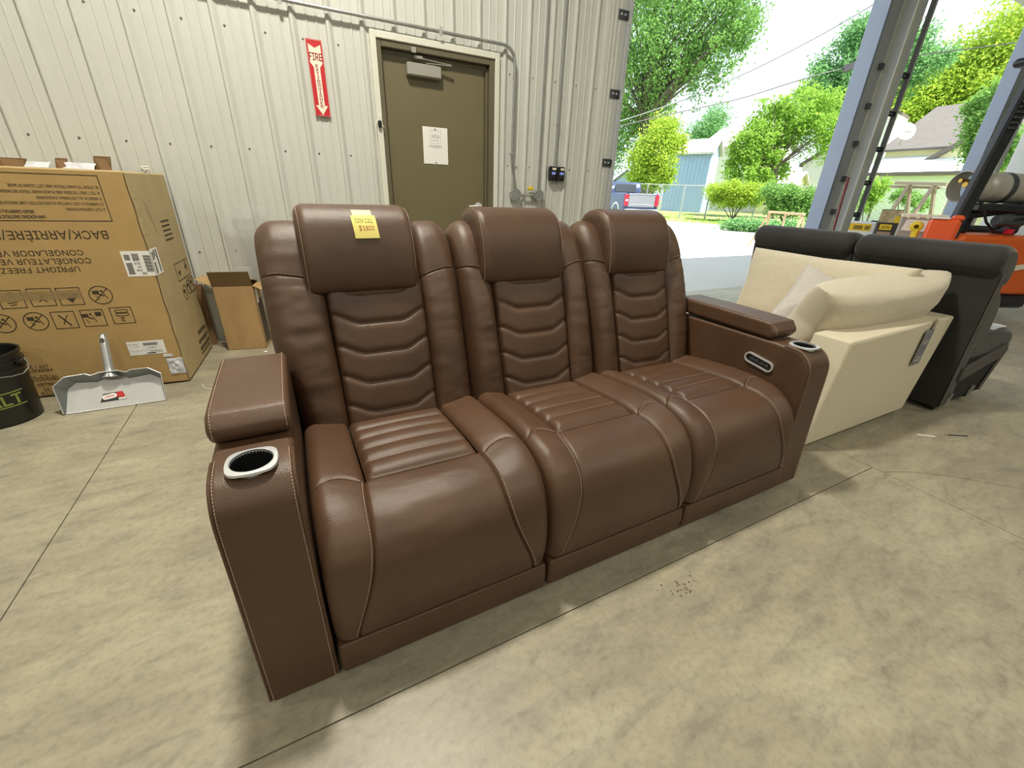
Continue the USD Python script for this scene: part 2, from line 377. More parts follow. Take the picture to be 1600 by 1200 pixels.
# the hall's concrete: mottled trowel marks
conc = usdkit.material(stage, '/World/Looks/mottled_concrete', {
    'g': ('geometry', {}),
    'm1': ('mapping', {'scale': (.8, 2.0, 1.0), 'rotation': (0, 0, -.55)}),
    'w': ('noise_texture', {'scale': 1.3, 'detail': 3.0}),
    'n1': ('noise_texture', {'scale': 1.5, 'detail': 8.0, 'roughness': .70, 'distortion': .35}),
    'n2': ('noise_texture', {'scale': 8.5, 'detail': 6.0, 'roughness': .62, 'distortion': .6}),
    'n3': ('noise_texture', {'scale': 48.0, 'detail': 5.0, 'roughness': .65}),
    'r1': ('rgb_ramp', {'ramp': [(.30, (.245, .222, .168)), (.47, (.315, .284, .208)), (.58, (.365, .330, .240)), (.74, (.44, .405, .305))]}),
    'r2': ('rgb_ramp', {'ramp': [(.28, (.60, .62, .66)), (.46, (.94, .945, .95)), (.72, (1.14, 1.13, 1.09))]}),
    'r3': ('rgb_ramp', {'ramp': [(.28, (.80, .80, .80)), (.5, (1.0, 1.0, 1.0)), (.75, (1.07, 1.07, 1.07))]}),
    'x1': ('mix', {'mix_type': 'multiply', 'fac': .75}), 'x2': ('mix', {'mix_type': 'multiply', 'fac': 1.0}),
    'rr': ('rgb_ramp', {'ramp': [(.3, (.36, .36, .36)), (.7, (.52, .52, .52))]}),
    'b': ('bump', {'strength': .12, 'distance': .004}),
    'p': ('principled_bsdf', {'specular_ior_level': .42})},
    [('g.position', 'm1.vector'), ('m1.vector', 'n1.vector'), ('m1.vector', 'n2.vector'), ('g.position', 'n3.vector'),
     ('n1.fac', 'r1.fac'), ('n2.fac', 'r2.fac'), ('n3.fac', 'r3.fac'), ('r1.color', 'x1.color1'), ('r2.color', 'x1.color2'),
     ('x1.color', 'x2.color1'), ('r3.color', 'x2.color2'), ('x2.color', 'p.base_color'), ('n1.fac', 'rr.fac'), ('rr.color', 'p.roughness'),
     ('n2.fac', 'b.height'), ('b.normal', 'p.normal')], surface='p.BSDF')
joint_dark = mat('joint_dark', (.10, .09, .07), .9)
X3, Y3, Z3 = np.eye(3)

# ================================================================== THE HALL
WY = 3.989                      # face of the wall panels
OP1 = (3.16, 7.39); OP2 = (8.30, 12.02); HEAD = 4.3
from shapely.geometry import Polygon, LineString, box as sbox
floor_t = thing('floor', 'mottled beige concrete floor of the hall, cut into large slabs', 'floor', (0, 0, 0), kind='structure')
JX, JY = (-4.36, -.951, 2.462, 5.87, 9.28), (.702,)
xs = [-7.0, -4.36, -.951, 2.462, 5.87, 9.28, 14.0]
g = .0022
part('slab_bed', cbox((-7, -6, -.14), (14, WY + .16, -.004), .002), joint_dark, floor_t)
crack = LineString([(2.462, .66), (2.53, .63), (2.62, .585), (2.75, .49), (2.95, .29), (3.3, .0), (3.9, -.4)]).buffer(.0016)
for i in range(len(xs) - 1):
    cuts = [-6, .702, WY + .16] if i <= 2 else [-6, WY + .16]
    for j in range(len(cuts) - 1):
        P = sbox(xs[i] + g, cuts[j] + (g if j else 0), xs[i + 1] - g, cuts[j + 1] - (g if j < len(cuts) - 2 else 0))
        P = P.difference(crack)
        for q in getattr(P, 'geoms', [P]):
            part('concrete_slab', poly_prism(q, .006, (0, 0, -.006), X3, Y3, Z3), conc, floor_t)

wall = thing('wall_back', 'off-white ribbed metal panel wall around the olive door', 'wall', (0, WY, 0), kind='structure')
RP = .2347; RX0 = -1.3156 - .075
def rib_profile(x0, x1):
    pts = []
    k = math.floor((x0 - RX0) / RP) - 1
    while RX0 + k * RP < x1 + RP:
        b = RX0 + k * RP
        pts += [(b, 0), (b + .007, -.018), (b + .014, -.0215), (b + .026, -.0205), (b + .052, 0), (b + .1055, 0), (b + .110, -.0035), (b + .118, -.0035), (b + .1225, 0),
                (b + .171, 0), (b + .1755, -.0035), (b + .1835, -.0035), (b + .188, 0)]
        k += 1
    px = np.array([p[0] for p in pts]); py = np.array([p[1] for p in pts])
    keep = (px > x0) & (px < x1)
    X = np.r_[x0, px[keep], x1]; Yv = np.r_[np.interp(x0, px, py), py[keep], np.interp(x1, px, py)]
    return np.c_[X, Yv]
def wall_panel(x0, x1, z0, z1):
    p = rib_profile(x0, x1); n = len(p)
    v = np.vstack([np.c_[p[:, 0], WY + p[:, 1], np.full(n, z0)], np.c_[p[:, 0], WY + p[:, 1], np.full(n, z1)],
                   np.c_[p[:, 0], np.full(n, WY + .012), np.full(n, z0)], np.c_[p[:, 0], np.full(n, WY + .012), np.full(n, z1)]])
    f = []
    for i in range(n - 1):
        f += [[i, i + 1, n + i + 1], [i, n + i + 1, n + i], [2 * n + i, 3 * n + i + 1, 2 * n + i + 1], [2 * n + i, 3 * n + i, 3 * n + i + 1]]
    return part('wall_panel', (v, np.array(f)), white_wall, wall)
ROOF = 5.0
edges_x = [RX0 + .05 + 4 * RP * k for k in range(-6, 6)]
segs = []
for a, b in zip(edges_x[:-1], edges_x[1:]):
    a, b = max(a, -7), min(b, 2.95)
    if b <= a: continue
    cuts = sorted({a, b, *[c for c in (.80, 1.85) if a < c < b]})
    for c, d in zip(cuts[:-1], cuts[1:]):
        wall_panel(c, d, 2.26 if .79 < (c + d) / 2 < 1.86 else 0.0, ROOF)
parts('wall_core', [cbox((-7, WY + .02, 0), (.80, WY + .16, ROOF)), cbox((.80, WY + .02, 2.26), (1.85, WY + .16, ROOF)), cbox((1.85, WY + .02, 0), (3.0, WY + .16, ROOF)),
                   cbox((2.9, WY + .02, HEAD), (14, WY + .16, ROOF))], jamb_tan, wall)
sc = []
for k in range(-8, 19):
    x = -1.3156 + RP * k
    for z in (1.434, 2.147, .72, 2.86, 3.57):
        if .77 < x < 1.88 and z < 2.3: continue
        if z == .72 and x > .6 and x < 2: continue
        sc.append(lathe([(0, .006), (.0035, .0055), (.005, .002), (.0075, .0), (.0075, -.003)], 8))
        v, f = sc[-1]; sc[-1] = (np.c_[v[:, 0] + x, WY - v[:, 2] - .001, v[:, 1] + z], f)
part('panel_screw', sc, screw_mat, wall, kind='stuff', label='grey panel screws in rows along the girts')
base = thing('baseboard_back', 'pale metal base angle along the foot of the ribbed wall', 'baseboard', (0, WY, 0), kind='structure')
parts('base_angle', [cbox((-7, WY - .030, 0), (.787, WY - .024, .022), .001), cbox((1.859, WY - .030, 0), (2.96, WY - .024, .022), .001)], white_trim, base)
# side and rear walls and the roof, out of frame, closing the hall
for nm, lo, hi, lb in (('wall_left', (-7.15, -6, 0), (-7, WY + .16, ROOF), 'plain off-white side wall beyond the left of the view'),
                       ('wall_right', (14, -6, 0), (14.15, WY + .16, ROOF), 'plain off-white side wall far to the right of the view'),
                       ('wall_front', (-7.15, -6.15, 0), (14.15, -6, ROOF), 'plain off-white wall behind the viewpoint'),
                       ('ceiling', (-7.2, -6.2, ROOF), (14.2, WY + .2, ROOF + .15), 'white insulated roof underside of the hall')):
    single(nm, cbox(lo, hi), white_wall, lb, 'ceiling' if nm == 'ceiling' else 'wall', kind='structure')

# ---- the olive door
door = thing('door_1', 'olive steel door with a grey closer in the ribbed wall', 'door', (1.32, WY, 0), kind='structure')
parts('casing', [cbox((.787, 3.955, 0), (.832, 3.992, 2.272)), cbox((1.818, 3.955, 0), (1.860, 3.992, 2.272)), cbox((.832, 3.955, 2.225), (1.818, 3.992, 2.272))], white_trim, door, label='white metal trim round the door')
parts('frame', [cbox((.832, 3.968, 0), (.868, 4.13, 2.225)), cbox((1.772, 3.968, 0), (1.818, 4.13, 2.225)), cbox((.868, 3.968, 2.180), (1.772, 4.13, 2.225)),
               cbox((.868, 4.060, 0), (.876, 4.075, 2.17)), cbox((1.752, 4.010, 0), (1.772, 4.13, 2.18)), cbox((.868, 4.010, 2.158), (1.772, 4.13, 2.18))], olive2, door)
part('door_panel', cbox((.871, 4.036, .012), (1.749, 4.078, 2.154), .003), olive, door)
cl = part('door_closer', cbox((1.062, 3.975, 2.030), (1.345, 4.036, 2.116), .008), closer_grey, door, label='grey overhead door closer')
part('closer_arm', [cbox((1.125, 3.985, 2.145), (1.195, 4.03, 2.168)), beam((1.16, 3.992, 2.150), (1.425, 3.965, 2.132), .018, .008), beam((1.425, 3.962, 2.126), (1.22, 3.996, 2.124), .018, .008),
                    cbox((1.10, 3.962, 2.172), (1.138, 3.972, 2.212))], closer_grey, cl)
part('lever_handle', [tube([(1.69, 4.036, 1.075), (1.69, 3.985, 1.075)], .012, 12), tube([(1.70, 3.98, 1.078), (1.66, 3.978, 1.078), (1.575, 3.985, 1.074)], [.011, .010, .008], 10),
                      xf(lathe([(0, .010), (.030, .010), (.034, .004), (.034, 0)], 20), (1.69, 4.036, 1.075), X3, Z3, -Y3)], silver, door, label='brushed lever handle')
parts('door_screw', [xf(lathe([(0, .004), (.006, .003), (.007, 0)], 10), (1.29, 4.036, z), X3, Z3, -Y3) for z in (1.380,)], screw_mat, door)

# ---- paper notice on the door
nt = thing('paper_notice', 'white letter-size paper notice pinned to the olive door', 'notice', (1.287, 4.034, 1.553))
NY = 4.0335
part('sheet', cbox((1.176, NY - .0016, 1.412), (1.398, NY, 1.694), .0004), paper, nt)
NO = lambda x, z: (x, NY - .0016, z)
part('printed_emblem', [flat(Polygon(rect(-.047, -.050, .047, .050)).difference(Polygon(rect(-.0455, -.0485, .0455, .0485))), NO(1.290, 1.622), X3, Z3),
                        text_on('WSA', .026, NO(1.290, 1.612), X3, Z3, align='c', squeeze=.85), text_on('OUTLET', .011, NO(1.290, 1.589), X3, Z3, align='c')], grey_ink, nt)
part('printed_lines', [flat(rect(-.055, 0, .055, .003), NO(1.288, 1.553), X3, Z3), flat(rect(-.062, 0, .062, .003), NO(1.288, 1.545), X3, Z3), flat(rect(-.03, 0, .03, .002), NO(1.288, 1.536), X3, Z3)], grey_ink, nt)
parts('pin', [xf(lathe([(0, .006), (.005, .004), (.006, 0)], 10), NO(1.287, z), X3, Z3, -Y3) for z in (1.678, 1.425)], dark_steel, nt)

# ---- fire sign
fs = thing('fire_extinguisher_sign', 'tall red and white arrow sign for a fire extinguisher on the ribbed wall', 'sign', (.393, 3.962, 1.917))
SY = 3.966
part('sign_plate', cbox((.340, SY - .0015, 1.683), (.446, SY, 2.150), .0005), red_paint, fs)
cx = .393
def S(x, z): return (cx + x, SY - .0015, z)
arrow = [(-.041, 2.122), (0, 2.100), (.041, 2.122), (.041, 2.012), (.021, 1.985), (.021, 1.752), (.042, 1.752), (0, 1.690), (-.042, 1.752), (-.021, 1.752), (-.021, 1.985), (-.041, 2.012)]
part('white_arrow', flat(arrow, (cx, SY - .0015, 0), X3, Z3, .0004), sign_white, fs)
part('red_border_line', flat(Polygon(rect(-.051, 1.686, .051, 2.147)).difference(Polygon(rect(-.0498, 1.6872, .0498, 2.1458))), (cx, SY - .0015, 0), X3, Z3, .0003), sign_white, fs)
SQ = lambda x, z: (cx + x, SY - .0020, z)
lets = [text_on('FIRE', .043, SQ(0, 2.027), X3, Z3, bold=True, squeeze=.68, align='c')]
for i, ch in enumerate('EXTINGUISHER'):
    lets.append(text_on(ch, .0175, SQ(0, 1.985 - .0225 * i), X3, Z3, bold=True, squeeze=1.32, align='c'))
part('lettering', lets, mat('sign_letter_red', (.26, .015, .02), .45), fs, label='red letters FIRE EXTINGUISHER')

# ---- little lock box and keys on the casing
kh = thing('key_hook', 'small pale latch with a black and white key fob hanging on the door casing', 'keys', (.80, 3.95, 1.68))
part('latch_plate', [cbox((.797, 3.948, 1.675), (.826, 3.955, 1.735), .002), cbox((.803, 3.940, 1.69), (.82, 3.948, 1.72), .002)], white_trim, kh)
part('fob', cbox((.790, 3.928, 1.640), (.815, 3.946, 1.690), .006), black_plastic, kh)
parts('tag', [beam((.783, 3.938, 1.70), (.772, 3.938, 1.645), .014, .004), beam((.817, 3.935, 1.68), (.836, 3.935, 1.640), .012, .004)], sign_white, kh)

# ---- conduits and boxes
cz = 2.330; CY = 3.935
cd = thing('electrical_conduit', 'long galvanized conduit running over the door and down to two grey boxes', 'conduit', (1.99, CY, 1.19))
arc = [(1.88 + .11 * math.sin(t), CY, cz - .11 + .11 * math.cos(t)) for t in np.linspace(0, math.pi / 2, 9)]
part('pipe', [tube([(-6.5, CY, cz), (-2, CY, cz), (.3, CY, cz)] + arc + [(1.99, CY, 1.53), (1.993, CY + .005, 1.46), (2.02, CY + .012, 1.36), (2.023, CY + .012, 1.24)], .0125, 10)], steel, cd)
part('pipe', tube([(2.293, CY + .012, 1.235), (2.293, CY + .012, 4.6)], .0085, 8), steel, cd)
part('link_pipe', tube([(2.09, CY + .01, 1.187), (2.24, CY + .01, 1.187)], .012, 8), steel, cd)
parts('strap', [cbox((x - .012, CY - .016, cz - .03), (x + .012, CY - .013, cz + .03), .001) for x in (1.33, .21, -1.1)], steel, cd)
part('strap', [cbox((1.955, CY - .015, 1.515), (2.02, CY - .012, 1.535), .001)], steel, cd)
for x in (2.040, 2.297):
    oc = [(x + .055 * math.cos(t), 1.187 + .055 * math.sin(t)) for t in np.arange(8) * math.pi / 4 + math.pi / 8]
    bx = part('junction_box', poly_prism(oc, .05, (0, 3.966, 0), X3, Z3, -Y3), steel, cd)
    parts('cover_screw', [xf(lathe([(0, .004), (.005, .003), (.006, 0)], 8), (x + dx, 3.916, 1.187 + dz), X3, Z3, -Y3) for dx, dz in ((-.03, .03), (.03, -.03))], screw_mat, bx)
part('wire_connector', cbox((2.185, 3.925, 1.232), (2.235, 3.965, 1.262), .008), yellow_print, cd, label='yellow wire connector')
cd2 = thing('electrical_conduit', 'thin conduit dropping straight down to the two black wall controllers', 'conduit', (2.482, CY, 1.48))
part('pipe', tube([(2.482, CY + .02, 1.487), (2.478, CY + .02, 4.6)], .0085, 8), steel, cd2)
parts('fitting', [tube([(2.482, CY + .02, 1.47), (2.482, CY + .02, 1.50)], .014, 10), tube([(2.480, CY + .02, 1.80), (2.480, CY + .02, 1.85)], .013, 10)], steel, cd2)
for x, lb in ((2.452, 'left black wall controller with a blue screen'), (2.546, 'right black wall controller with a blue screen')):
    wc = thing('wall_controller', lb, 'controller', (x, 3.95, 1.385), group='wall controllers')
    part('case', cbox((x - .040, 3.925, 1.322), (x + .040, 3.968, 1.452), .008), black_plastic, wc)
    part('screen', cbox((x - .022, 3.922, 1.380), (x + .024, 3.926, 1.402), .001), blue_screen, wc)
    part('top_label', cbox((x - .016, 3.922, 1.420), (x + .026, 3.926, 1.440), .001), sign_white, wc)
    part('knob', xf(lathe([(0, .012), (.010, .010), (.012, 0)], 14), (x, 3.925, 1.350), X3, Z3, -Y3), black_plastic, wc)

# ---- opening: corner strip, tracks, piers
def track(name, x, lb, zs, mir=1):
    t = thing(name, lb, 'door track', (x, 3.93, 0))
    part('rail', [cbox((x - .004, 3.88, 0), (x + .004, 3.95, HEAD), .001), cbox((x - .004 * mir - .03 * mir, 3.88, 0), (x - .004 * mir, 3.886, HEAD), .001), cbox((x - .02 * mir, 3.944, 0), (x, 3.95, HEAD), .001)], rail_grey, t)
    for z in zs:
        b = part('bracket', [cbox((x - mir * .115, 3.935, z - .035), (x - mir * .01, 3.941, z + .035), .001), cbox((x - mir * .02, 3.89, z - .03), (x - mir * .005, 3.941, z + .03), .001)], dark_steel, t)
        parts('bolt', [xf(lathe([(0, .01), (.009, .009), (.011, 0)], 6), (x - mir * dx, 3.935, z), X3, Z3, -Y3) for dx in (.04, .085)], silver, b)
    return t
tr1 = thing('trim_1', 'off-white corner flashing at the left side of the wide opening', 'trim', (3.03, 3.95, 0), kind='structure')
p = np.array([(2.950, 4.0), (2.950, 3.952), (2.962, 3.95), (2.985, 3.95), (2.988, 3.945), (3.005, 3.945), (3.008, 3.95), (3.03, 3.95), (3.033, 3.945), (3.05, 3.945), (3.053, 3.95), (3.075, 3.95), (3.078, 3.945), (3.10, 3.945), (3.16, 3.945), (3.16, 4.17), (3.15, 4.17)])
n = len(p)
v = np.vstack([np.c_[p, np.zeros(n)], np.c_[p, np.full(n, ROOF)]]); f = np.vstack([[[i, i + 1, n + i + 1], [i, n + i + 1, n + i]] for i in range(n - 1)])
part('corner_flashing', (v, f), white_wall, tr1)
track('door_track', 3.162, 'dark steel overhead-door track on brackets beside the ribbed wall', (.91, 1.52, 2.12, 2.73))
def pier(name, x0, x1, lb, tr=True):
    t = thing(name, lb, 'pier', ((x0 + x1) / 2, 4.05, 0), kind='structure')
    part('reveal', cbox((x0, 3.975, 0), (x0 + .05, 4.19, ROOF), .004), jamb_blue, t, label='blue-grey painted jamb face')
    part('reveal', cbox((x1 - .05, 3.975, 0), (x1, 4.19, ROOF), .004), jamb_blue, t)
    part('flashing', cbox((x0 + .05, 3.985, 0), (x1 - .05, 4.18, ROOF), .004), jamb_tan, t)
    part('column', cbox((x0 + .36, 3.80, 0), (x0 + .52, 3.985, ROOF), .012), pier_pale, t, label='grey steel column')
    parts('column_flange', [cbox((x0 + .28, 3.795, 0), (x0 + .36, 3.81, ROOF), .002), cbox((x0 + .30, 3.97, 0), (x0 + .62, 3.985, ROOF), .002)], white_trim, t)
    parts('clip', [cbox((x0 + .20, 3.94, z), (x0 + .27, 3.985, z + .07), .003) for z in (1.06, 1.52, 1.98, 2.44, 2.9)], dark_steel, t)
    return t
pier('trim_2', 7.39, 8.26, 'grey pier of columns and flashing between the two wide door openings')
track('door_track', 8.30, 'slim steel overhead-door track on brackets along the right of the grey pier', (.6, 1.06, 1.52, 1.98, 2.44, 2.9))
pier('trim_3', 12.03, 12.9, 'blue-grey pier at the right end of the second door opening')
st = single('broom_handle', [tube([(7.03, 3.60, 1.50), (7.20, 3.62, .02)], .014, 8), tube([(7.024, 3.599, 1.545), (7.045, 3.602, 1.38)], .016, 8), cbox((7.05, 3.57, 0), (7.36, 3.66, .05), .01)], dark_red, 'dark red broom handle leaning by the grey pier', 'broom')

# ================================================================== THE BROWN RECLINING SOFA
sofa = thing('reclining_sofa', 'brown leather three-seat reclining sofa with a yellow price note on its left headrest', 'sofa', (.86, 1.30, 0))
SEC = [(-.062, .577), (.577, 1.195), (1.195, 1.803)]
SEAT = Profile([(1.50, .455), (1.40, .468), (1.28, .482), (1.14, .497), (1.02, .503), (.93, .490), (.86, .452), (.818, .395), (.797, .325), (.788, .250), (.790, .19), (.799, .133)], -1)
BACK = Profile([(1.375, .37), (1.405, .46), (1.452, .60), (1.502, .75), (1.552, .89), (1.600, .99), (1.655, 1.055), (1.72, 1.085), (1.79, 1.065), (1.835, .99), (1.86, .85), (1.885, .60), (1.90, .30), (1.90, .05)])
def s_at(prof, y=None, z=None, front=True):
    t = np.linspace(0, prof.L, 900); p, _ = prof.at(t)
    if y is not None: return t[np.argmin(np.abs(p[:, 0] - y))]
    k = len(t) if not front else np.argmax(p[:, 1]) + 1
    return t[:k][np.argmin(np.abs(p[:k, 1] - z))]
def on_prof(prof, x, s, off=.0):
    p, n = prof.at(np.asarray(s, float)); p = p + n * np.asarray(off)[..., None]
    return np.stack([np.broadcast_to(x, np.shape(s)), p[..., 0], p[..., 1]], -1)
sF = s_at(SEAT, y=1.0); sB = s_at(SEAT, y=1.40); sE = SEAT.L
zt = s_at(BACK, z=.375)
for k, (x0, x1) in enumerate(SEC):
    c = (x0 + x1) / 2; hw = .168
    # ---- seat
    ci = c - .005
    def seam(sgn, spread):
        def g(s):
            t = np.clip((np.asarray(s, float) - sF) / (sE - sF), 0, 1)
            bow = .018 * np.sin(np.pi * t) * (1 - t)
            return ci + sgn * (hw + .004 - .0 * t + bow + spread * sstep((t - .30) / .75) ** 1.3)
        return g
    L, R = seam(-1, .085), seam(1, .100)
    nrib = 5
    dish = lambda S: -.026 * (1 - sstep((np.asarray(S, float) - sF + .02) / .27)) * sstep((np.asarray(S, float) - 0.02) / .10)
    dishc = lambda a, b, X, S: dish(S)
    def ribs(a, b, X, S):
        ph = np.clip(b, 0, 1) * (nrib + .15)
        q = ph - np.floor(ph)
        edge_a = np.minimum(a, 1 - a)
        return .012 * (1 - np.abs(2 * q - 1) ** 2.6) * sstep(edge_a / .07) - .004 + dish(S)
    ins = part('seat_insert', patch(SEAT, ci - hw, ci + hw, sB, sF, dict(l=(.014, .018), r=(.014, .018), t=(.011, .020)), 26, 110, .010, ribs), leather, sofa, True)
    part('rib_stitching', [stitches(on_prof(SEAT, np.linspace(ci - hw + .02, ci + hw - .02, 40), np.full(40, sB + (sF - sB) * (q / (nrib + .15)) + .005), .0035 - .002 - .026 + .010), .0070, .0050, .0007) for q in (3, 4)], thread, ins)
    edge = (.040, .046)
    for sgn, nm in ((-1, 'l'), (1, 'r')):
        S_ = L if sgn < 0 else R
        xa, xb = (x0 + .002, S_) if sgn < 0 else (S_, x1 - .002)
        bow = (lambda a: sF + .012 - .030 * np.sin(np.pi * a))
        e1 = {'l' if sgn < 0 else 'r': edge, 'r' if sgn < 0 else 'l': (.016, .020)}
        part('seat_bolster', patch(SEAT, xa, xb, sB, bow, dict(e1, t=(.0035, .008)), 22, 26, .007, (lambda a, b, X, S, sgn=sgn: dish(S) * (a if sgn < 0 else 1 - a) ** 1.6), wrinkle=.005, seed=k * 7 + sgn), leather, sofa, True)
        fb = part('front_bolster', patch(SEAT, xa, xb, bow, sE, dict(e1, **{'r' if sgn < 0 else 'l': (.007, .012)}, b=(.006, .010), t=(.006, .012)), 22, 60, .008, (lambda a, b, X, S, sgn=sgn: dish(S) * (a if sgn < 0 else 1 - a) ** 1.6), wrinkle=.005, seed=k * 5 + sgn + 3), leather, sofa, True)
        s = np.linspace(sF + .012, sE - .012, 90)
        lines = [stitches(on_prof(SEAT, S_(s) + sgn * .0075, s, .0022 + .92 * dish(s)))]
        a = np.linspace(.12 if sgn < 0 else .04, .96 if sgn < 0 else .88, 30)
        sm_ = S_(np.full(30, sF)); xx = xa * (1 - a) + sm_ * a if sgn < 0 else sm_ * (1 - a) + xb * a
        dropf = np.interp(np.abs(xx - (x0 if sgn < 0 else x1)), [0, .015, .03, .06], [-.045, -.022, -.010, .001])
        wq = (a if sgn < 0 else 1 - a) ** 1.6
        lines.append(stitches(on_prof(SEAT, xx, bow(a) + .007, dropf + .005 + dish(bow(a)) * wq)))
        part('stitching', lines, thread, fb)
    part('seat_front', patch(SEAT, L, R, sF + .002, sE, dict(l=(.007, .012), r=(.007, .012), b=(.005, .014), t=(.008, .012)), 34, 70, .010, dishc, wrinkle=.006, seed=k + 40), leather, sofa, True)
    # ---- footrest rail below the seat front
    part('footrest_panel', round_prism([(.797, .130), (.792, .08), (.798, .028), (.83, .014), (.93, .014), (.93, .130)], x0 + .004, x1 - .004, .014, corner=.006), leather, sofa, 40)
    # ---- back
    cb = c - .004
    sT = s_at(BACK, z=.995); sM = s_at(BACK, z=.905)
    hb = lambda S: .163 + .006 * np.clip((np.asarray(S, float) - zt) / .6, 0, 1)
    bl = lambda S: cb - hb(S); br = lambda S: cb + hb(S)
    def channels(a, b, X, S):
        e = np.minimum(a, 1 - a)
        dip = 1.0 - sstep(e / .30)
        z = np.clip((S - zt) / (sT - zt), 0, 1)
        ph = z * 6.25 + .36 * (1 - dip) - .30
        q = ph - np.floor(ph)
        live = sstep(e / .015)
        return (.011 * (1 - np.abs(2 * q - 1) ** 7) - .005) * live
    bp = part('back_panel', patch(BACK, bl, br, zt, sT, dict(l=(.022, .024), r=(.022, .024)), 44, 190, .012, channels), leather, sofa, True)
    for sgn in (-1, 1):
        xo = x0 + .003 if sgn < 0 else x1 - .003
        if (k, sgn) == (0, -1): xo = lambda S: x0 + .003 - .045 * sstep((np.asarray(S, float) - zt - .05) / .35)
        if (k, sgn) == (2, 1): xo = lambda S: x1 - .003 + .02 * sstep((np.asarray(S, float) - zt - .05) / .35)
        xa, xb = (xo, bl) if sgn < 0 else (br, xo)
        e1 = {'l' if sgn < 0 else 'r': (.060, .062), 'r' if sgn < 0 else 'l': (.030, .040)}
        e2 = {'l' if sgn < 0 else 'r': (.060, .062), 'r' if sgn < 0 else 'l': (.030, .040)}
        out = (lambda a, sgn=sgn: (1 - a) if sgn < 0 else a)
        cut = (lambda a, out=out: sM + .002 + .036 * np.sin(np.pi * .5 * out(a)) ** .8)
        lo = part('back_bolster', patch(BACK, xa, xb, zt, cut, dict(e1, t=(.003, .008)), 30, 70, .024, wrinkle=.009, seed=k * 3 + sgn + 11), leather, sofa, True)
        part('upper_bolster', patch(BACK, xa, xb, cut, BACK.L * .86, dict(e2, b=(.005, .010)), 30, 90, .016, wrinkle=.004, seed=k * 3 + sgn + 21), leather, sofa, True)
        a = np.linspace(.12, .88, 36); xin = bl(sM) if sgn < 0 else br(sM)
        xq = float(xo(sM)) if callable(xo) else xo
        xx = (xq * (1 - a) + xin * a) if sgn < 0 else (xin * (1 - a) + xq * a)
        d0 = np.abs(xx - xq); d1 = np.abs(xx - xin)
        fall = lambda d, dp, r: dp * (1 - np.sqrt(np.clip(1 - np.clip(1 - d / r, 0, 1) ** 2, 0, 1)))
        part('stitching', stitches(on_prof(BACK, xx, cut(a) + .007, .004 - fall(d0, .060, .062) - fall(d1, .030, .040)), .0072, .0052, .0011), thread, lo)
    part('back_top', patch(BACK, bl, br, sT, BACK.L * .86, dict(b=(.02, .03)), 20, 30, .004), leather, sofa, True)
    # ---- headrest pillow
    HP = [(1.528, .902), (1.540, .878), (1.585, .868), (1.70, .885), (1.80, 1.02), (1.805, 1.09), (1.775, 1.130), (1.72, 1.150), (1.65, 1.148), (1.595, 1.118), (1.555, 1.05), (1.533, .97)]
    ch_ = cb - (.030, .024, .012)[k]
    hr = part('headrest', round_prism(HP, ch_ - .196, ch_ + .190, .036, n=8, soft=True), leather, sofa, 60)
    front = [(1.815, 1.06), (1.772, 1.131), (1.72, 1.150), (1.65, 1.148), (1.595, 1.118), (1.555, 1.05), (1.534, .97), (1.530, .90), (1.545, .872)]
    cs = CubicSpline(np.arange(len(front)), np.array(front)); q = cs(np.linspace(.6, len(front) - 1.3, 120))
    ctr = np.array([1.66, 1.0])
    qq = ctr + (q - ctr) * .955
    part('stitching', [stitches(np.c_[np.full(120, ch_ + sg * .1795), qq], .0070, .005, .0010) for sg in (-1.035, .975)], thread, hr)
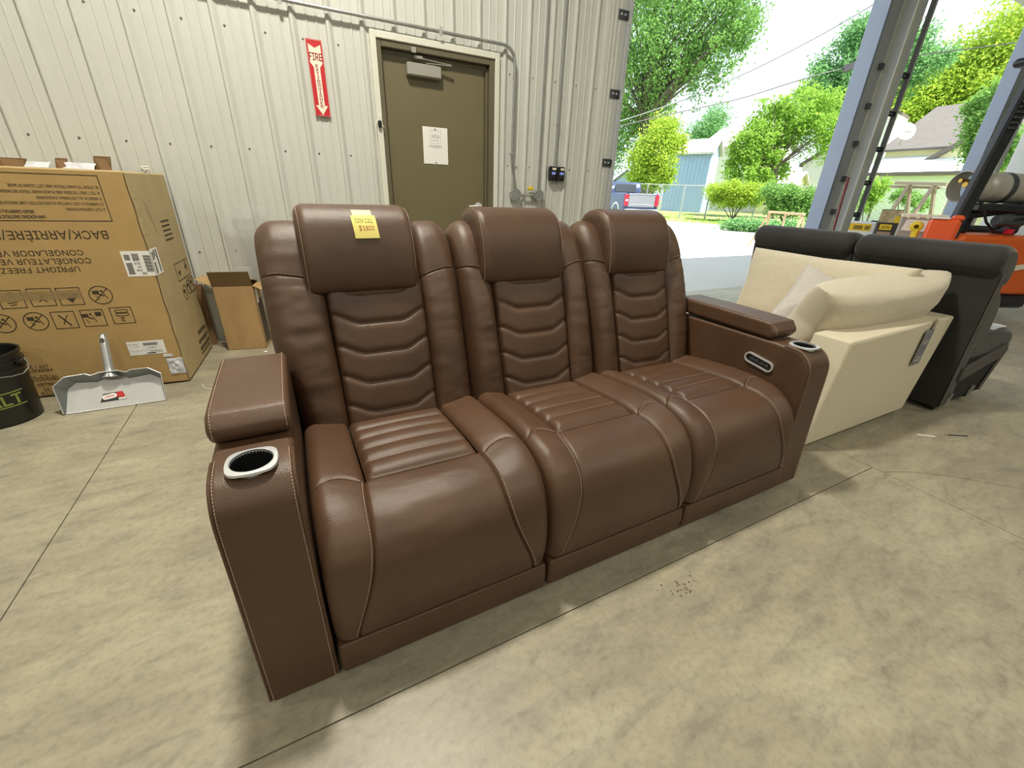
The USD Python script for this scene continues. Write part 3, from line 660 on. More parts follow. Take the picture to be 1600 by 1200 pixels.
# ---- arms
ARM = [(.803, .022), (.812, .20), (.822, .42), (.827, .55), (.838, .605), (.868, .641), (.915, .656), (1.0, .659), (1.50, .655), (1.58, .62), (1.70, .50), (1.84, .40), (1.84, .022)]
_f = CubicSpline(np.arange(8), np.array(ARM[:8]))(np.linspace(0, 7, 60)); ARMF = [tuple(q) for q in _f] + ARM[8:]
PAD = [(1.022, .664), (1.008, .684), (1.010, .708), (1.030, .728), (1.10, .738), (1.34, .740), (1.385, .732), (1.40, .70), (1.40, .664)]
import manifold3d as m3
def to_m(mesh):
    v, f = joined(mesh); return m3.Manifold(m3.Mesh(np.asarray(v, np.float32), np.asarray(f, np.uint32)))
for side, (x0, x1) in (('l', (-.232, -.066)), ('r', (1.806, 1.958))):
    cxm = (x0 + x1) / 2; cy = .918
    body = round_prism(ARMF, x0, x1, .016, n=5, corner=.004)
    hole = m3.Manifold.cylinder(.2, .043, .043, 40).translate([cxm, cy, .56])
    M_ = to_m(body) - hole
    mm = M_.to_mesh()
    arm = part('arm', (mm.vert_properties[:, :3], mm.tri_verts), leather, sofa, 40)
    fr = CubicSpline(np.arange(8), np.array(ARM[:8]))(np.linspace(0.05, 6.6, 240))
    nrm = np.gradient(fr, axis=0); nrm /= np.linalg.norm(nrm, axis=1, keepdims=True); nrm = np.c_[-nrm[:, 1], nrm[:, 0]]
    fo = fr + nrm * (-.0002)
    part('stitching', [stitches(np.c_[np.full(240, xx), fo]) for xx in (x0 + .0105, x1 - .0105)], thread, arm)
    parts('welt', [tube(resample(np.c_[np.full(240, xx), fr - nrm * .004], .01), .0032, 6) for xx in (x0 + .0035, x1 - .0035)], leather, arm)
    PQ = [(y + (.14 if side == 'r' and y > 1.2 else 0), z) for y, z in PAD]
    pad = part('arm_pad', round_prism([tuple(q) for q in CubicSpline(np.arange(8), np.array(PQ[:8]))(np.linspace(0, 7, 60))] + PQ[8:], x0 - .004, x1 + .004, .016, n=6), leather, sofa, 50)
    pf = np.array(PAD[1:7]); pcs = CubicSpline(np.arange(6), pf)(np.linspace(.1, 4.3, 120)); pn = np.gradient(pcs, axis=0); pn /= np.linalg.norm(pn, axis=1, keepdims=True)
    po = pcs + np.c_[-pn[:, 1], pn[:, 0]] * .0004
    part('stitching', [stitches(np.c_[np.full(120, xx), po]) for xx in (x0 + .008, x1 - .008)], thread, pad)
    # cup holder: octagonal-cornered silver ring, black cup
    t = np.linspace(0, 2 * np.pi, 65)[:-1]
    ro = .054 + .0045 * np.cos(4 * (t - math.pi / 4)) * np.where(np.cos(4 * (t - math.pi / 4)) > 0, 1, .55)
    outer = np.c_[ro * np.cos(t), ro * np.sin(t)]; inner = np.c_[.0415 * np.cos(t), .0415 * np.sin(t)]
    n = 64; rings = [np.c_[outer, np.full(n, .001)], np.c_[outer * .99, np.full(n, .0065)], np.c_[outer * .93, np.full(n, .0075)], np.c_[inner * 1.05, np.full(n, .0078)], np.c_[inner, np.full(n, .006)], np.c_[inner * .985, np.full(n, -.012)]]
    f = np.array([[i * n + j, i * n + (j + 1) % n, (i + 1) * n + (j + 1) % n, (i + 1) * n + j] for i in range(5) for j in range(n)])
    ch = part('cup_holder', (np.vstack(rings) + [cxm, cy, .6565], f), silver, sofa, 40, label='silver cup holder ring')
    part('cup_liner', lathe([(.0418, .012), (.041, 0), (.0385, -.075), (.036, -.082), (0, -.082)], 40, (cxm, cy, .6525)), black_plastic, ch, 40)
# ---- control panel on the inner face of the right arm
oval = LineString([(-.046, .008), (.046, -.006)]).buffer(.024, quad_segs=10)
cp = part('control_panel', poly_prism(oval.difference(oval.buffer(-.007)), .009, (1.8065, 1.040, .552), -Y3, Z3, -X3), silver, sofa, label='silver oval control panel')
part('control_face', poly_prism(oval.buffer(-.0065), .004, (1.8065, 1.040, .552), -Y3, Z3, -X3), black_plastic, cp)
for q, w in ((-.034, .006), (-.012, .010), (.016, .010), (.039, .005)):
    part('button', poly_prism(LineString([(q - w * .6, .0025 - q * .15), (q + w * .6, .0025 - q * .15)]).buffer(.0065), .0065, (1.8065, 1.040, .551), -Y3, Z3, -X3), dark_steel, cp)
part('rear_panel', cbox((-.06, 1.845, .04), (1.80, 1.895, .90), .012), leather, sofa)
# ---- carcass and feet
part('carcass', [cbox((-.05, .84, .045), (1.79, 1.86, .36), .02), round_prism([(1.50, .30), (1.535, .60), (1.60, .84), (1.70, 1.0), (1.79, 1.0), (1.84, .80), (1.86, .30)], -.05, 1.79, .01), cbox((-.05, .90, .3), (1.79, 1.5, .415), .02)], dark_lining, sofa)
for x in (-.15, .577, 1.195, 1.88):
    for y in (.90, 1.78): part('foot', lathe([(0, 0), (.020, 0), (.024, .05), (0, .05)], 14, (x, y, 0)), black_plastic, sofa)

# ---- the price note
nx0 = SEC[0]; cb0 = (nx0[0] + nx0[1]) / 2 - .004
_hp = splined(HP, 400); _hp = _hp[(_hp[:, 0] < 1.64) & (_hp[:, 1] > .95)]; _hp = _hp[np.argsort(_hp[:, 1])]
def hp_front(z): return float(np.interp(z, _hp[:, 1], _hp[:, 0])) - .001
nz = np.linspace(1.045, 1.128, 8)
def note_sheet(xl, xr, slope, zs, off):
    y = np.array([hp_front(z) for z in zs]) - off
    P0 = np.c_[xl + slope * (zs - zs[0]), y, zs]; P1 = np.c_[xr + slope * (zs - zs[0]), y, zs]
    back = lambda P: P + [0, .0006, 0]
    v = np.vstack([P0, P1, back(P0), back(P1)]); n = len(zs); f = []
    for i in range(n - 1):
        f += [[i, n + i, n + i + 1], [i, n + i + 1, i + 1], [2 * n + i, 3 * n + i + 1, 3 * n + i], [2 * n + i, 2 * n + i + 1, 3 * n + i + 1]]
    return v, np.array(f)
note = thing('sticky_note', 'yellow sticky price note on the left headrest of the brown sofa', 'note', (.24, 1.57, 1.05))
zs = np.linspace(1.052, 1.122, 8)
part('note_sheet', note_sheet(.204, .284, -.06, zs, .0040), yellow_note, note)
part('note_sheet', note_sheet(.208, .272, -.05, np.linspace(1.112, 1.138, 5), .0028), mat('pale_note', (.80, .74, .42), .7), note, label='paler note tucked behind')
def note_text(s, h, x, z, m_, nm, slant=.0):
    tm = meshkit.text_mesh(s, h, .0003); v = np.array(tm.vertices)
    zz = z + v[:, 1]; y = np.array([hp_front(q) for q in zz]) - .0045 - v[:, 2] * .5
    part(nm, (np.c_[x + v[:, 0] * .80 - .06 * (zz - 1.052), y, zz], np.array(tm.faces)), m_, note)
note_text('COV 121', .0120, .214, 1.1005, note_ink, 'handwriting')
note_text('$', .0150, .222, 1.076, note_red, 'handwriting')
note_text('1800', .0135, .234, 1.077, note_red, 'handwriting')

# ================================================================== IVORY CORNER SOFA
iv = thing('corner_sofa', 'ivory linen corner sofa piece turned with its plain back to the viewer', 'sofa', (2.8, 1.5, 0))
def slab(poly_xz, y0, y1, r=.02, corner=.02): return round_prism(poly_xz, y0, y1, r, (0, 0, 0), X3, Z3, Y3, corner=corner)
part('back_panel', slab([(2.25, .03), (3.335, .03), (3.462, .63), (2.35, .605)], .945, 1.125, .014, .014), linen_back, iv, 40)
part('side_back', round_prism([(1.0, .03), (2.15, .03), (2.15, .62), (1.0, .62)], 3.27, 3.44, .02, corner=.02), linen_back, iv, 40)
part('seat_base', cbox((2.32, 1.11, .04), (3.29, 2.1, .30), .02), linen_back, iv)
part('seat_cushion', pillow((2.80, 1.60, .385), X3, Y3, Z3, .96, .98, .19, 24, .2, .04, box=True), linen, iv, True)
parts('seam', [tube([(2.352, .9445, .588), (2.9, .9445, .606), (3.30, .9445, .622)], .002, 5), tube([(2.272, .9445, .10), (2.338, .9445, .50), (2.352, .9445, .59)], .0022, 5)], linen, iv)
parts('foot', [cbox((x - .03, y - .03, 0), (x + .03, y + .03, .045), .004) for x in (2.36, 3.28) for y in (1.03, 2.05)], dark_lining, iv)
tg = thing('hang_tag', 'grey printed fabric tag hanging on the ivory sofa back', 'tag', (3.15, .94, .5))
tO = np.array([3.165, .9335, .475]); tY = unit([.035, 0, 1.0]); tX = np.cross(tY, -Y3) * -1
part('tag_card', xf(cbox((-.05, -.105, -.003), (.05, .105, .0), .001), tO, X3, tY, -Y3), mat('tag_grey', (.20, .20, .21), .6, var=.2, vscale=40), tg)
part('tag_print', [flat(rect(-.03, y, .035, y + h), tO + [0, -.0002, 0], X3, tY) for y, h in ((-.085, .012), (-.065, .008), (.02, .006), (.035, .006))], mat('tag_print', (.42, .42, .42), .6), tg)
part('tag_strap', [beam(tO + tY * .10 + X3 * .02, (3.215, .942, .635), .03, .003, Y3, .001)], mat('tag_strap', (.30, .27, .22), .7), tg)
# loose cushions
def frame(N, U):
    N = unit(N); U = unit(np.asarray(U) - N * (np.asarray(U) @ N)); return U, np.cross(N, U), N
U = unit((.91, -.11, .05)); V = np.array([-.18, -.36, .92]); V = unit(V - U * (U @ V)); N = np.cross(U, V)
c1 = thing('back_cushion', 'long plump ivory cushion slumped over the back nearest the viewer', 'cushion', (2.8, 1.25, .5))
part('cover', pillow(np.array([2.365, 1.13, .795]) + U * .50 - V * .185 - N * .03, U, V, N, 1.02, .40, .27, 44, .46, (.024, .012), .02, 3, box=True), linen, c1, True)
U2, V2, N2 = frame((-1, -.03, .13), (.03, -1, 0))
c2 = thing('back_cushion', 'tall ivory cushion standing against the far side, by the charcoal loveseat', 'cushion', (3.1, 1.5, .5))
part('cover', pillow((3.065, 1.545, .672), U2, V2, N2, .96, .455, .22, 40, .36, (.035, .015), .015, 5, box=True), linen, c2, 50)
apex = np.array([2.78, 1.48, .86]); V3 = unit((-.29, -.02, -.30)); N3 = unit(np.array([-.50, -.66, .50]) - V3 * (np.array([-.50, -.66, .50]) @ V3)); U3 = np.cross(V3, N3)
if U3[0] < 0: U3 = -U3
c3 = thing('throw_pillow', 'small pale grey woven throw pillow between the two ivory cushions', 'pillow', (2.6, 1.4, .6))
part('cover', pillow(apex + U3 * .20 + V3 * .20, U3, np.cross(N3, U3), N3, .42, .42, .15, 30, .45, .006, .03, 8), throw, c3, True)

# ================================================================== CHARCOAL LOVESEAT
ch = thing('loveseat', 'charcoal suede two-seat recliner turned with its flat back to the viewer', 'sofa', (3.9, 1.58, 0))
YS = (.845, 1.588, 2.33)
BS = [(3.545, .04), (3.70, .04), (3.66, .50), (3.56, .905), (3.462, .905)]
for y0, y1 in zip(YS[:-1], YS[1:]):
    part('back_panel', round_prism([(x, z) for x, z in BS], y0 + .004, y1 - .004, .010, (0, 0, 0), X3, Z3, Y3, corner=.008), charcoal, ch, 40)
    part('head_roll', round_prism([(3.425, .90), (3.405, .935), (3.408, .985), (3.44, 1.022), (3.49, 1.035), (3.60, 1.02), (3.665, .96), (3.69, .86), (3.665, .80), (3.60, .80), (3.55, .87), (3.46, .893)], y0 + .006, y1 - .006, .055, (0, 0, 0), X3, Z3, Y3, n=7, soft=True), charcoal, ch, 60)
    part('back_cushion', round_prism([(3.60, .40), (3.80, .45), (3.815, .58), (3.77, .70), (3.70, .77), (3.60, .79)], y0 + .012, y1 - .012, .045, (0, 0, 0), X3, Z3, Y3, n=6, soft=True), charcoal, ch, 60)
    part('seat_cushion', round_prism([(3.70, .30), (4.25, .27), (4.34, .33), (4.35, .42), (4.28, .475), (4.1, .49), (3.70, .46)], y0 + .012, y1 - .012, .04, (0, 0, 0), X3, Z3, Y3, n=6, soft=True), charcoal, ch, 60)
    part('foot_panel', round_prism([(4.18, .06), (4.22, .05), (4.34, .36), (4.28, .38)], y0 + .012, y1 - .012, .012, (0, 0, 0), X3, Z3, Y3), charcoal, ch, 60)
parts('side_welt', [beam((3.565, .842, .05), (3.50, .842, .89), .05, .008, Y3), beam((4.12, .842, .07), (4.26, .842, .36), .045, .008, Y3)], charcoal2, ch)
part('dust_cover', cbox((3.60, .85, .05), (4.20, 2.32, .36), .01), black_felt, ch)
part('side_rail', beam((3.62, .842, .26), (4.22, .842, .35), .09, .02, Y3), charcoal2, ch)
parts('connector_bracket', [cbox((x, .838, .045), (x + .05, .846, .10), .001) for x in (3.62, 3.95)] + [cbox((x + .01, .832, .07), (x + .03, .846, .13), .001) for x in (3.62, 3.95)], steel, ch)
parts('foot', [cbox((x - .025, y - .025, 0), (x + .025, y + .025, .06), .004) for x in (3.62, 4.12) for y in (.90, 2.27)], black_plastic, ch)
pl = single('plastic_wrap', pillow((4.12, 1.0, .497), X3, Y3, Z3, .24, .22, .03, 22, .5, .002, .03, 12), pastic_wrap, 'crumpled pale plastic packet lying on the charcoal seat', 'plastic', True)

# ================================================================== LEFT: CARTONS, DUSTPAN, BUCKET
FA = math.radians(-1.2)
fz = thing('freezer_carton', 'big upside-down upright freezer carton with printed symbols standing against the wall', 'carton', (-1.12, 3.58, 0))
FX0, FX1, FY0, FY1, FZ = -1.62, -.728, 3.185, 3.895, 1.245
RT = lambda mesh: rotz(mesh, math.radians(-4.0), (FX1, FY0))
fX = np.array([math.cos(math.radians(-4)), math.sin(math.radians(-4)), 0]); fN = np.array([fX[1], -fX[0], 0]); 
def FP(x, z, d=.0): return np.array([FX1, FY0, 0]) + fX * (x - FX1) + fN * d + [0, 0, z]
part('body', RT(cbox((FX0, FY0 + .001, .004), (FX1 - .0005, FY1, FZ), .010)), card_side, fz)
part('front_face', RT(cbox((FX0 + .004, FY0 - .0022, .012), (FX1 - .010, FY0 + .003, FZ - .006), .002)), card, fz)
part('corner_edge', tube([FP(FX1 - .004, z, .001) + fX * (.002 * math.sin(z * 31)) for z in np.linspace(.02, FZ - .01, 30)], .0022, 5), mat('torn_edge', (.13, .075, .03), .9), fz)
parts('staple', [RT(cbox((FX1 + .0, FY0 + .018, z), (FX1 + .0012, FY0 + .036, z + .022), .0004)) for z in np.arange(.86, FZ - .03, .062)], mat('glue_dab', (.50, .40, .20), .7), fz)
pr = []
D = .0026
def pt(s, h, x, z, **k):         # upside-down print: x is where the (rotated) line starts on the right
    return text_on(s, h, FP(x, z, D), -fX, -Z3, .0005, **k)
def fr_rect(x0, z0, x1, z1, w=.0035):
    P = Polygon(rect(x0, z0, x1, z1)).difference(Polygon(rect(x0 + w, z0 + w, x1 - w, z1 - w)))
    return flat(P, FP(0, 0, D), fX, Z3)
def flt(P): return flat(P, FP(0, 0, D), fX, Z3)
pr.append(fr_rect(-1.60, .990, -.846, 1.218))
for s, h, x, z in (('5) STRAP TO HAND TRUCK AND LIFT CLEAR OF BASE.', .0135, -.858, 1.166), ('4) TILT UNIT TO SIDE AND PLACE HAND TRUCK BETWEEN UNIT AND BASE.', .0135, -.858, 1.138), ('3) REMOVE ALL EXTERNAL PACKAGING', .0135, -.858, 1.111),
                   ('2) CAREFULLY CUT CARTON ALONG DOTTED LINE INDICATED. USE BLADE WITH CARE', .0135, -.858, 1.084), ('1) CUT CARTON STRAPS.', .0135, -.858, 1.057)):
    pr.append(pt(s, h, x, z, squeeze=.74, bold=False))
pr.append(pt('READ CAREFULLY:', .0145, -1.155, 1.043, squeeze=.78, bold=True)); pr.append(pt('UNPACKING INSTRUCTIONS', .0145, -1.115, 1.018, squeeze=.78, bold=True))
part('instruction_print', pr, print_ink, fz)
pr = [pt('BACK/ARRIÈRE/POSTERIOR', .043, -.883, .942, squeeze=.97), pt('CONGELADOR VERTICAL', .028, -1.02, .842, squeeze=1.08), pt('CONGÉLATEUR VERTICAL', .028, -1.00, .799, squeeze=1.08), pt('UPRIGHT FREEZER', .028, -1.06, .755, squeeze=1.08)]
part('headline_print', pr, print_ink, fz)
pr = []
def ring(x, z, r, w=.0042): return flt(__import__('shapely.geometry', fromlist=['Point']).Point(x, z).buffer(r, quad_segs=14).difference(__import__('shapely.geometry', fromlist=['Point']).Point(x, z).buffer(r - w, quad_segs=14)))
PT = __import__('shapely.geometry', fromlist=['Point']).Point
def bar(x0, z0, x1, z1, w=.004): return flt(LineString([(x0, z0), (x1, z1)]).buffer(w / 2, cap_style=2))
def squat(x, z, s=1.0):          # a lifter's figure, upside down: load, head, body
    return [flt(Polygon(rect(x - .028 * s, z + .006, x - .004 * s, z + .026))), flt(PT(x + .006 * s, z + .022).buffer(.006)), bar(x - .01 * s, z + .008, x + .012 * s, z - .006, .006), bar(x + .012 * s, z + .012, x + .022 * s, z - .022, .003), bar(x - .018 * s, z - .004, x - .010 * s, z - .026, .0025)]
for (x, z) in ((-1.016, .592), (-1.338, .462), (-1.475, .460)):
    pr += [ring(x, z, .053), bar(x - .038, z - .038, x + .038, z + .038)] + squat(x, z, 1.2)
R1, R2 = ((-1.151, .592), (-1.272, .594), (-1.397, .590)), ((-1.216, .460), (-1.087, .462), (-.952, .467))
for (x, z) in R1 + R2:
    pr.append(fr_rect(x - .052, z - .050, x + .052, z + .050))
x, z = R1[0]; pr.append(flt(Polygon([(x - .044, z + .018), (x + .044, z + .018), (x, z - .036)])))
x, z = R1[1]; pr += [bar(x - .018, z + .026, x, z + .006), bar(x + .018, z + .026, x, z + .006), bar(x, z + .008, x, z - .010, .011), bar(x - .018, z - .026, x, z - .010), bar(x + .018, z - .026, x, z - .010)]
x, z = R1[2]; pr += [ring(x + .005, z + .026, .012), bar(x - .022, z - .022, x + .020, z - .016), bar(x - .014, z - .034, x + .014, z - .028)]
x, z = R2[0]; pr += [bar(x - .020, z + .030, x, z, .007), bar(x, z, x + .020, z - .034, .007), bar(x + .022, z + .030, x, z, .003), bar(x, z, x - .010, z - .026, .004)]
x, z = R2[1]; pr += squat(x - .016, z, 1.15) + [flt(Polygon(rect(x + .012, z + .010, x + .040, z + .034)))]
x, z = R2[2]
for dz in (.026, .006): pr.append(flt(LineString([(x - .022, z + dz), (x + .022, z + dz)]).buffer(.0095).difference(LineString([(x - .022, z + dz), (x + .022, z + dz)]).buffer(.006))))
pr.append(pt('3', .024, x + .008, z - .010, bold=True))
part('symbol_print', pr, print_ink, fz)
part('arrow_lettering', [text_on('UP', .019, FP(-1.139, .606, .0033), -fX, -Z3, .0004, bold=True)], card, fz)
pr = [pt('199 - 240 LB', .018, -1.372, .206, squeeze=.9), pt('PRODUCT', .018, -1.362, .182, squeeze=.9), pt('79-1/2" H X 3', .018, -1.352, .142, squeeze=.9), pt('PRODUCTO DISTALLED', .015, -1.352, .122, squeeze=.9), pt('DISTALLED', .018, -1.338, .092, squeeze=.9), pt('70" H X 33', .018, -1.325, .060, squeeze=.9), pt('PRODUCTO', .020, -1.315, .036, squeeze=.95)]
part('weight_print', pr, print_ink, fz)
# faint strips of tape
part('tape_strip', [flat(rect(-1.46, .580, -1.10, .628), FP(0, 0, .0035), fX, Z3, .0003)], faint_tape, fz)
# labels
lb = part('label', [flat(rect(-.862, .690, -.729, .832), FP(0, 0, D), fX, Z3, .0008), RT(cbox((FX1, FY0 + .002, .690), (FX1 + .0012, FY0 + .13, .838), .0003))], paper, fz, label='white shipping label wrapped round the corner')
bars = []
for x0, z0, x1, z1, stp in ((-.852, .702, -.824, .768, .0035), (-.852, .782, -.826, .812, .0035), (-.815, .785, -.785, .818, .0035), (-.765, .715, -.732, .806, .0045)):
    if x0 == -.815:
        for xq in np.arange(x0, x1, stp): bars.append(flat(rect(xq, z0, xq + stp * .6, z1), FP(0, 0, D + .0008), fX, Z3, .0003))
    else:
        for zq in np.arange(z0, z1, stp): bars.append(flat(rect(x0, zq, x1, zq + stp * .6), FP(0, 0, D + .0008), fX, Z3, .0003))
lt = lambda s, h, x, z, **k: text_on(s, h, FP(x, z, D + .0008), -fX, -Z3, .0003, **k)
part('label_print', bars + [lt('GE', .013, -.768, .712, bold=True), lt('FUF', .011, -.785, .730, bold=True), lt('21', .011, -.785, .748, bold=True), lt('DLR', .011, -.785, .768, bold=True), lt('WW', .011, -.785, .788, bold=True)], ink, lb)
sx = []
sO = np.array([FX1, FY0, 0]) + fX * .0014; sY = -fN
for y0, z0, z1 in ((.018, .70, .762), (.018, .778, .82), (.048, .79, .83), (.085, .70, .83)):
    for zq in np.arange(z0, z1, .004): sx.append(flat(rect(y0, zq, y0 + .024, zq + .0023), sO, sY, Z3, .0003))
part('label_print', sx, ink, lb)
lb2 = part('label', flat(rect(-.985, .212, -.800, .300), FP(0, 0, D), fX, Z3, .0008), paper, fz, label='small white address label')
bars = [flat(rect(x, .270, x + .0024, .288), FP(0, 0, D + .0008), fX, Z3, .0003) for x in np.arange(-.905, -.835, .0038)]
part('label_print', bars + [lt('125', .013, -.845, .262), lt('FREEZER 21 CF', .005, -.93, .285), lt('SHIP TO', .005, -.93, .270), flat(rect(-.975, .238, -.83, .2385), FP(0, 0, D + .0008), fX, Z3, .0003), flat(rect(-.89, .240, -.889, .262), FP(0, 0, D + .0008), fX, Z3, .0003),
     lt('CUSTOMER ORDER', .005, -.82, .236), lt('DELIVER TO DOCK', .005, -.82, .228), flat(rect(-.90, .217, -.855, .223), FP(0, 0, D + .0008), fX, Z3, .0003)], ink, lb2)
part('torn_film', [pillow(FP(-.775, .12, .004), fX, Z3, fN, .085, .11, .008, 16, .5, .001, .02, 4), pillow(FP(-.80, .195, .004), fX, Z3, fN, .05, .02, .005, 10, .5, .001, .01, 6)], pastic_wrap, fz, label='torn clear film')
# print on the side face
sd = lambda y, z: np.array([FX1, FY0, 0]) - fN * y + fX * .0006 + [0, 0, z]
sp = []
def srect(y0, z0, y1, z1, w=.004): return flat(Polygon(rect(y0, z0, y1, z1)).difference(Polygon(rect(y0 + w, z0 + w, y1 - w, z1 - w))), sd(0, 0), -fN, Z3)
def sring(y, z, r): return flat(PT(y, z).buffer(r).difference(PT(y, z).buffer(r - .004)), sd(0, 0), -fN, Z3)
sp += [srect(.36, .585, .66, .70), flat(Polygon([(.40, .645), (.46, .645), (.43, .61)]), sd(0, 0), -fN, Z3), flat(Polygon([(.57, .66), (.63, .66), (.60, .62)]), sd(0, 0), -fN, Z3), flat(rect(.594, .655, .606, .69), sd(0, 0), -fN, Z3), sring(.43, .50, .05), sring(.54, .515, .048), srect(.56, .47, .68, .57)]
for y, z in ((.43, .50), (.54, .52), (.63, .53)): sp += [flat(PT(y, z + .012).buffer(.008), sd(0, 0), -fN, Z3), flat(Polygon(rect(y - .03, z, y - .004, z + .022)), sd(0, 0), -fN, Z3), flat(LineString([(y, z), (y + .015, z - .03)]).buffer(.003), sd(0, 0), -fN, Z3)]
for i, (y, z, w) in enumerate([(.44, .20, .2), (.44, .185, .22), (.40, .14, .26), (.40, .125, .24), (.40, .09, .28), (.40, .075, .26), (.40, .05, .25)]):
    for q in np.arange(0, w, .016): sp.append(flat(rect(y + q, z, y + q + .011, z + .009), sd(0, 0), -fN, Z3))
for i in range(5):
    for q in np.arange(0, .16, .014): sp.append(flat(rect(.35 + q, .96 - i * .028, .36 + q, .970 - i * .028), sd(0, 0), -fN, Z3))
part('side_print', sp, print_ink, fz)
# scraps on the carton top
part('tape_end', [pillow(FP(-.655, FZ + .012, -.10), fX, Z3, fN, .045, .04, .01, 10, .5, .002, .02, 2)], tape, fz)
for i, (x, w, h, lbl) in enumerate(((-.905, .075, .075, 'small brown cardboard scrap lying on the freezer carton near its corner'), (-1.085, .05, .055, 'smallest brown cardboard scrap on the freezer carton'), (-1.30, .14, .045, 'long brown cardboard scrap on the freezer carton at the picture edge'))):
    s_ = thing('cardboard_scrap', lbl, 'cardboard', FP(x, FZ, -.28), group=None)
    part('sheet', [xf(cbox((-w / 2, -.006, 0), (w / 2, .006, h), .002), FP(x, FZ, -.28), fX, -fN, unit(Z3 + fX * .2)), xf(cbox((-w * .1, -.004, 0), (w * .5, .004, h * .8), .002), FP(x + .02, FZ, -.22), unit(fX - fN * .5), -fN, unit(Z3 - fX * .25))], card_dark, s_)
wrap_ = single('plastic_scrap', [pillow(FP(-1.0, FZ + .018, -.25), fX, unit(Z3 * .6 - fN), fN, .15, .07, .03, 12, .5, .002, .03, 9), pillow(FP(-1.16, FZ + .015, -.22), fX, unit(Z3 * .6 - fN), fN, .10, .06, .03, 12, .5, .002, .03, 3)], pastic_wrap, 'white crumpled plastic scraps on top of the freezer carton', 'plastic', True)

# brown sheet and steel angle behind, small open carton
single('cardboard_sheet', xf(cbox((-.06, -.006, 0), (.05, .006, .49), .002), (-.695, 3.945, .001), X3, Y3, Z3), card_dark, 'narrow dark brown cardboard sheet standing at the wall beside the freezer carton', 'cardboard')
bxT = thing('open_carton', 'small tan carton with its flaps open standing on the floor by the wall', 'carton', (-.43, 3.83, 0))
bx = np.array([-.560, 3.754, 0.0]); bX = unit([.261, -.046, 0]); bY = unit([.046, .261, 0]); bw, bd, bh = .266, .185, .500
def face(o, a, w, z0, z1, th=.004): return xf(cbox((0, 0, z0), (w, th, z1), .0008), o, a, np.cross(Z3, a), Z3)
part('wall_panel', face(bx, bX, bw, 0, bh), card2, bxT)
part('wall_panel', face(bx + bY * (bd - .004), bX, bw, 0, bh), card2, bxT)
part('wall_panel', face(bx + bX * .004, bY, bd, 0, bh), card2, bxT)
part('wall_panel', face(bx + bX * bw, bY, bd, 0, bh), card2, bxT)
part('bottom_panel', xf(cbox((0, 0, .001), (bw, bd, .005), .0008), bx, bX, bY, Z3), card_in, bxT)
def flap(o, a, w, up): return xf(cbox((0, -.0015, 0), (w, .0015, .115), .0006), o, a, np.cross(unit(up), a), unit(up))
part('flap', flap(bx + Z3 * (bh + .001), bX, bw, Z3 - bY * .30), card_in, bxT, label='raised front flap')
part('flap', flap(bx + bX * .003 + Z3 * bh, bY, bd, -bX + Z3 * .55 + bY * .0), card2, bxT)
part('flap', flap(bx + bX * bw + Z3 * bh, bY, bd, bX - Z3 * .55), card2, bxT)
part('flap', flap(bx + bY * bd + Z3 * bh, bX, bw, Z3 * .25 - bY * .8), card2, bxT)
sd2 = bx + bX * (bw + .0015)
part('side_print', [flat(rect(.04, .03, .17, .38), sd2, bY, Z3), ], mat('carton_print_dark', (.075, .05, .03), .75, var=.5, vscale=30), bxT)
part('label', [flat(rect(.03, .36, .075, .47), sd2 + bX * .0012, bY, Z3)], paper, bxT)
fm = thing('plastic_film', 'clear plastic film bunched against the wall behind the small open carton', 'plastic', (-.30, 3.93, .45))
for i, (x, z, w, h) in enumerate(((-.30, .62, .26, .55), (-.20, .80, .24, .50), (-.26, .42, .22, .4))):
    part('film_fold', pillow((x, 3.948 - .008 * i, z), unit((1, .1 * i - .1, .05)), unit((-.12 * i, 0, 1)), -Y3, w, h, .03, 22, .5, .002, .03, 20 + i), clear_film, fm, True)

# dustpan
dp = thing('dustpan', 'big silver dustpan leaning against the freezer carton', 'dustpan', (-1.04, 2.95, 0))
dO = np.array([-1.036, 2.925, .004]); dX = unit([1, -.005, 0]); dY = unit([0, .62, 1.0]) ; dN = np.cross(dX, dY)
L2 = lambda x, y, z=0.0: dO + dX * x + dY * y + dN * z
pan = [(-.222, 0), (.222, 0), (.225, .155), (.165, .195), (.105, .197), (.07, .185), (.04, .200), (-.03, .200), (-.065, .185), (-.10, .197), (-.175, .195), (-.228, .15)]
part('pan', xf(poly_prism([(-.225, 0), (.222, 0), (.214, .135), (.170, .168), (.09, .162), (.05, .172), (-.04, .172), (-.09, .160), (-.165, .168), (-.205, .135)], .003, (0, 0, 0), X3, Y3, Z3), dO, dX, dY, dN), pan_grey, dp)
rim = np.array([(-.232, -.002), (-.240, .145), (-.188, .190), (-.100, .196), (-.078, .184), (-.040, .196), (.040, .196), (.075, .180), (.098, .190), (.178, .190), (.232, .150), (.226, -.002)])
inn = np.array([(-.225, .0), (-.205, .135), (-.165, .166), (-.09, .158), (-.078, .155), (-.04, .170), (.045, .170), (.07, .156), (.09, .158), (.168, .166), (.212, .135), (.220, .0)])
hz = np.array([.012, .062, .070, .070, .066, .064, .064, .066, .070, .070, .062, .012])
vv = np.vstack([[L2(x, y, .002) for x, y in inn], [L2(x, y, h) for (x, y), h in zip(rim, hz)]]); n = len(rim)
out = np.vstack([[L2(x * 1.004, y + .003, .0) for x, y in inn], [L2(x * 1.008, y + .003, h) for (x, y), h in zip(rim, hz)]])
f = np.vstack([[[i, i + 1, n + i + 1], [i, n + i + 1, n + i]] for i in range(n - 1)])
part('back_wall', [(vv, f[:, ::-1]), (out, f)], pan_dark, dp, 30)
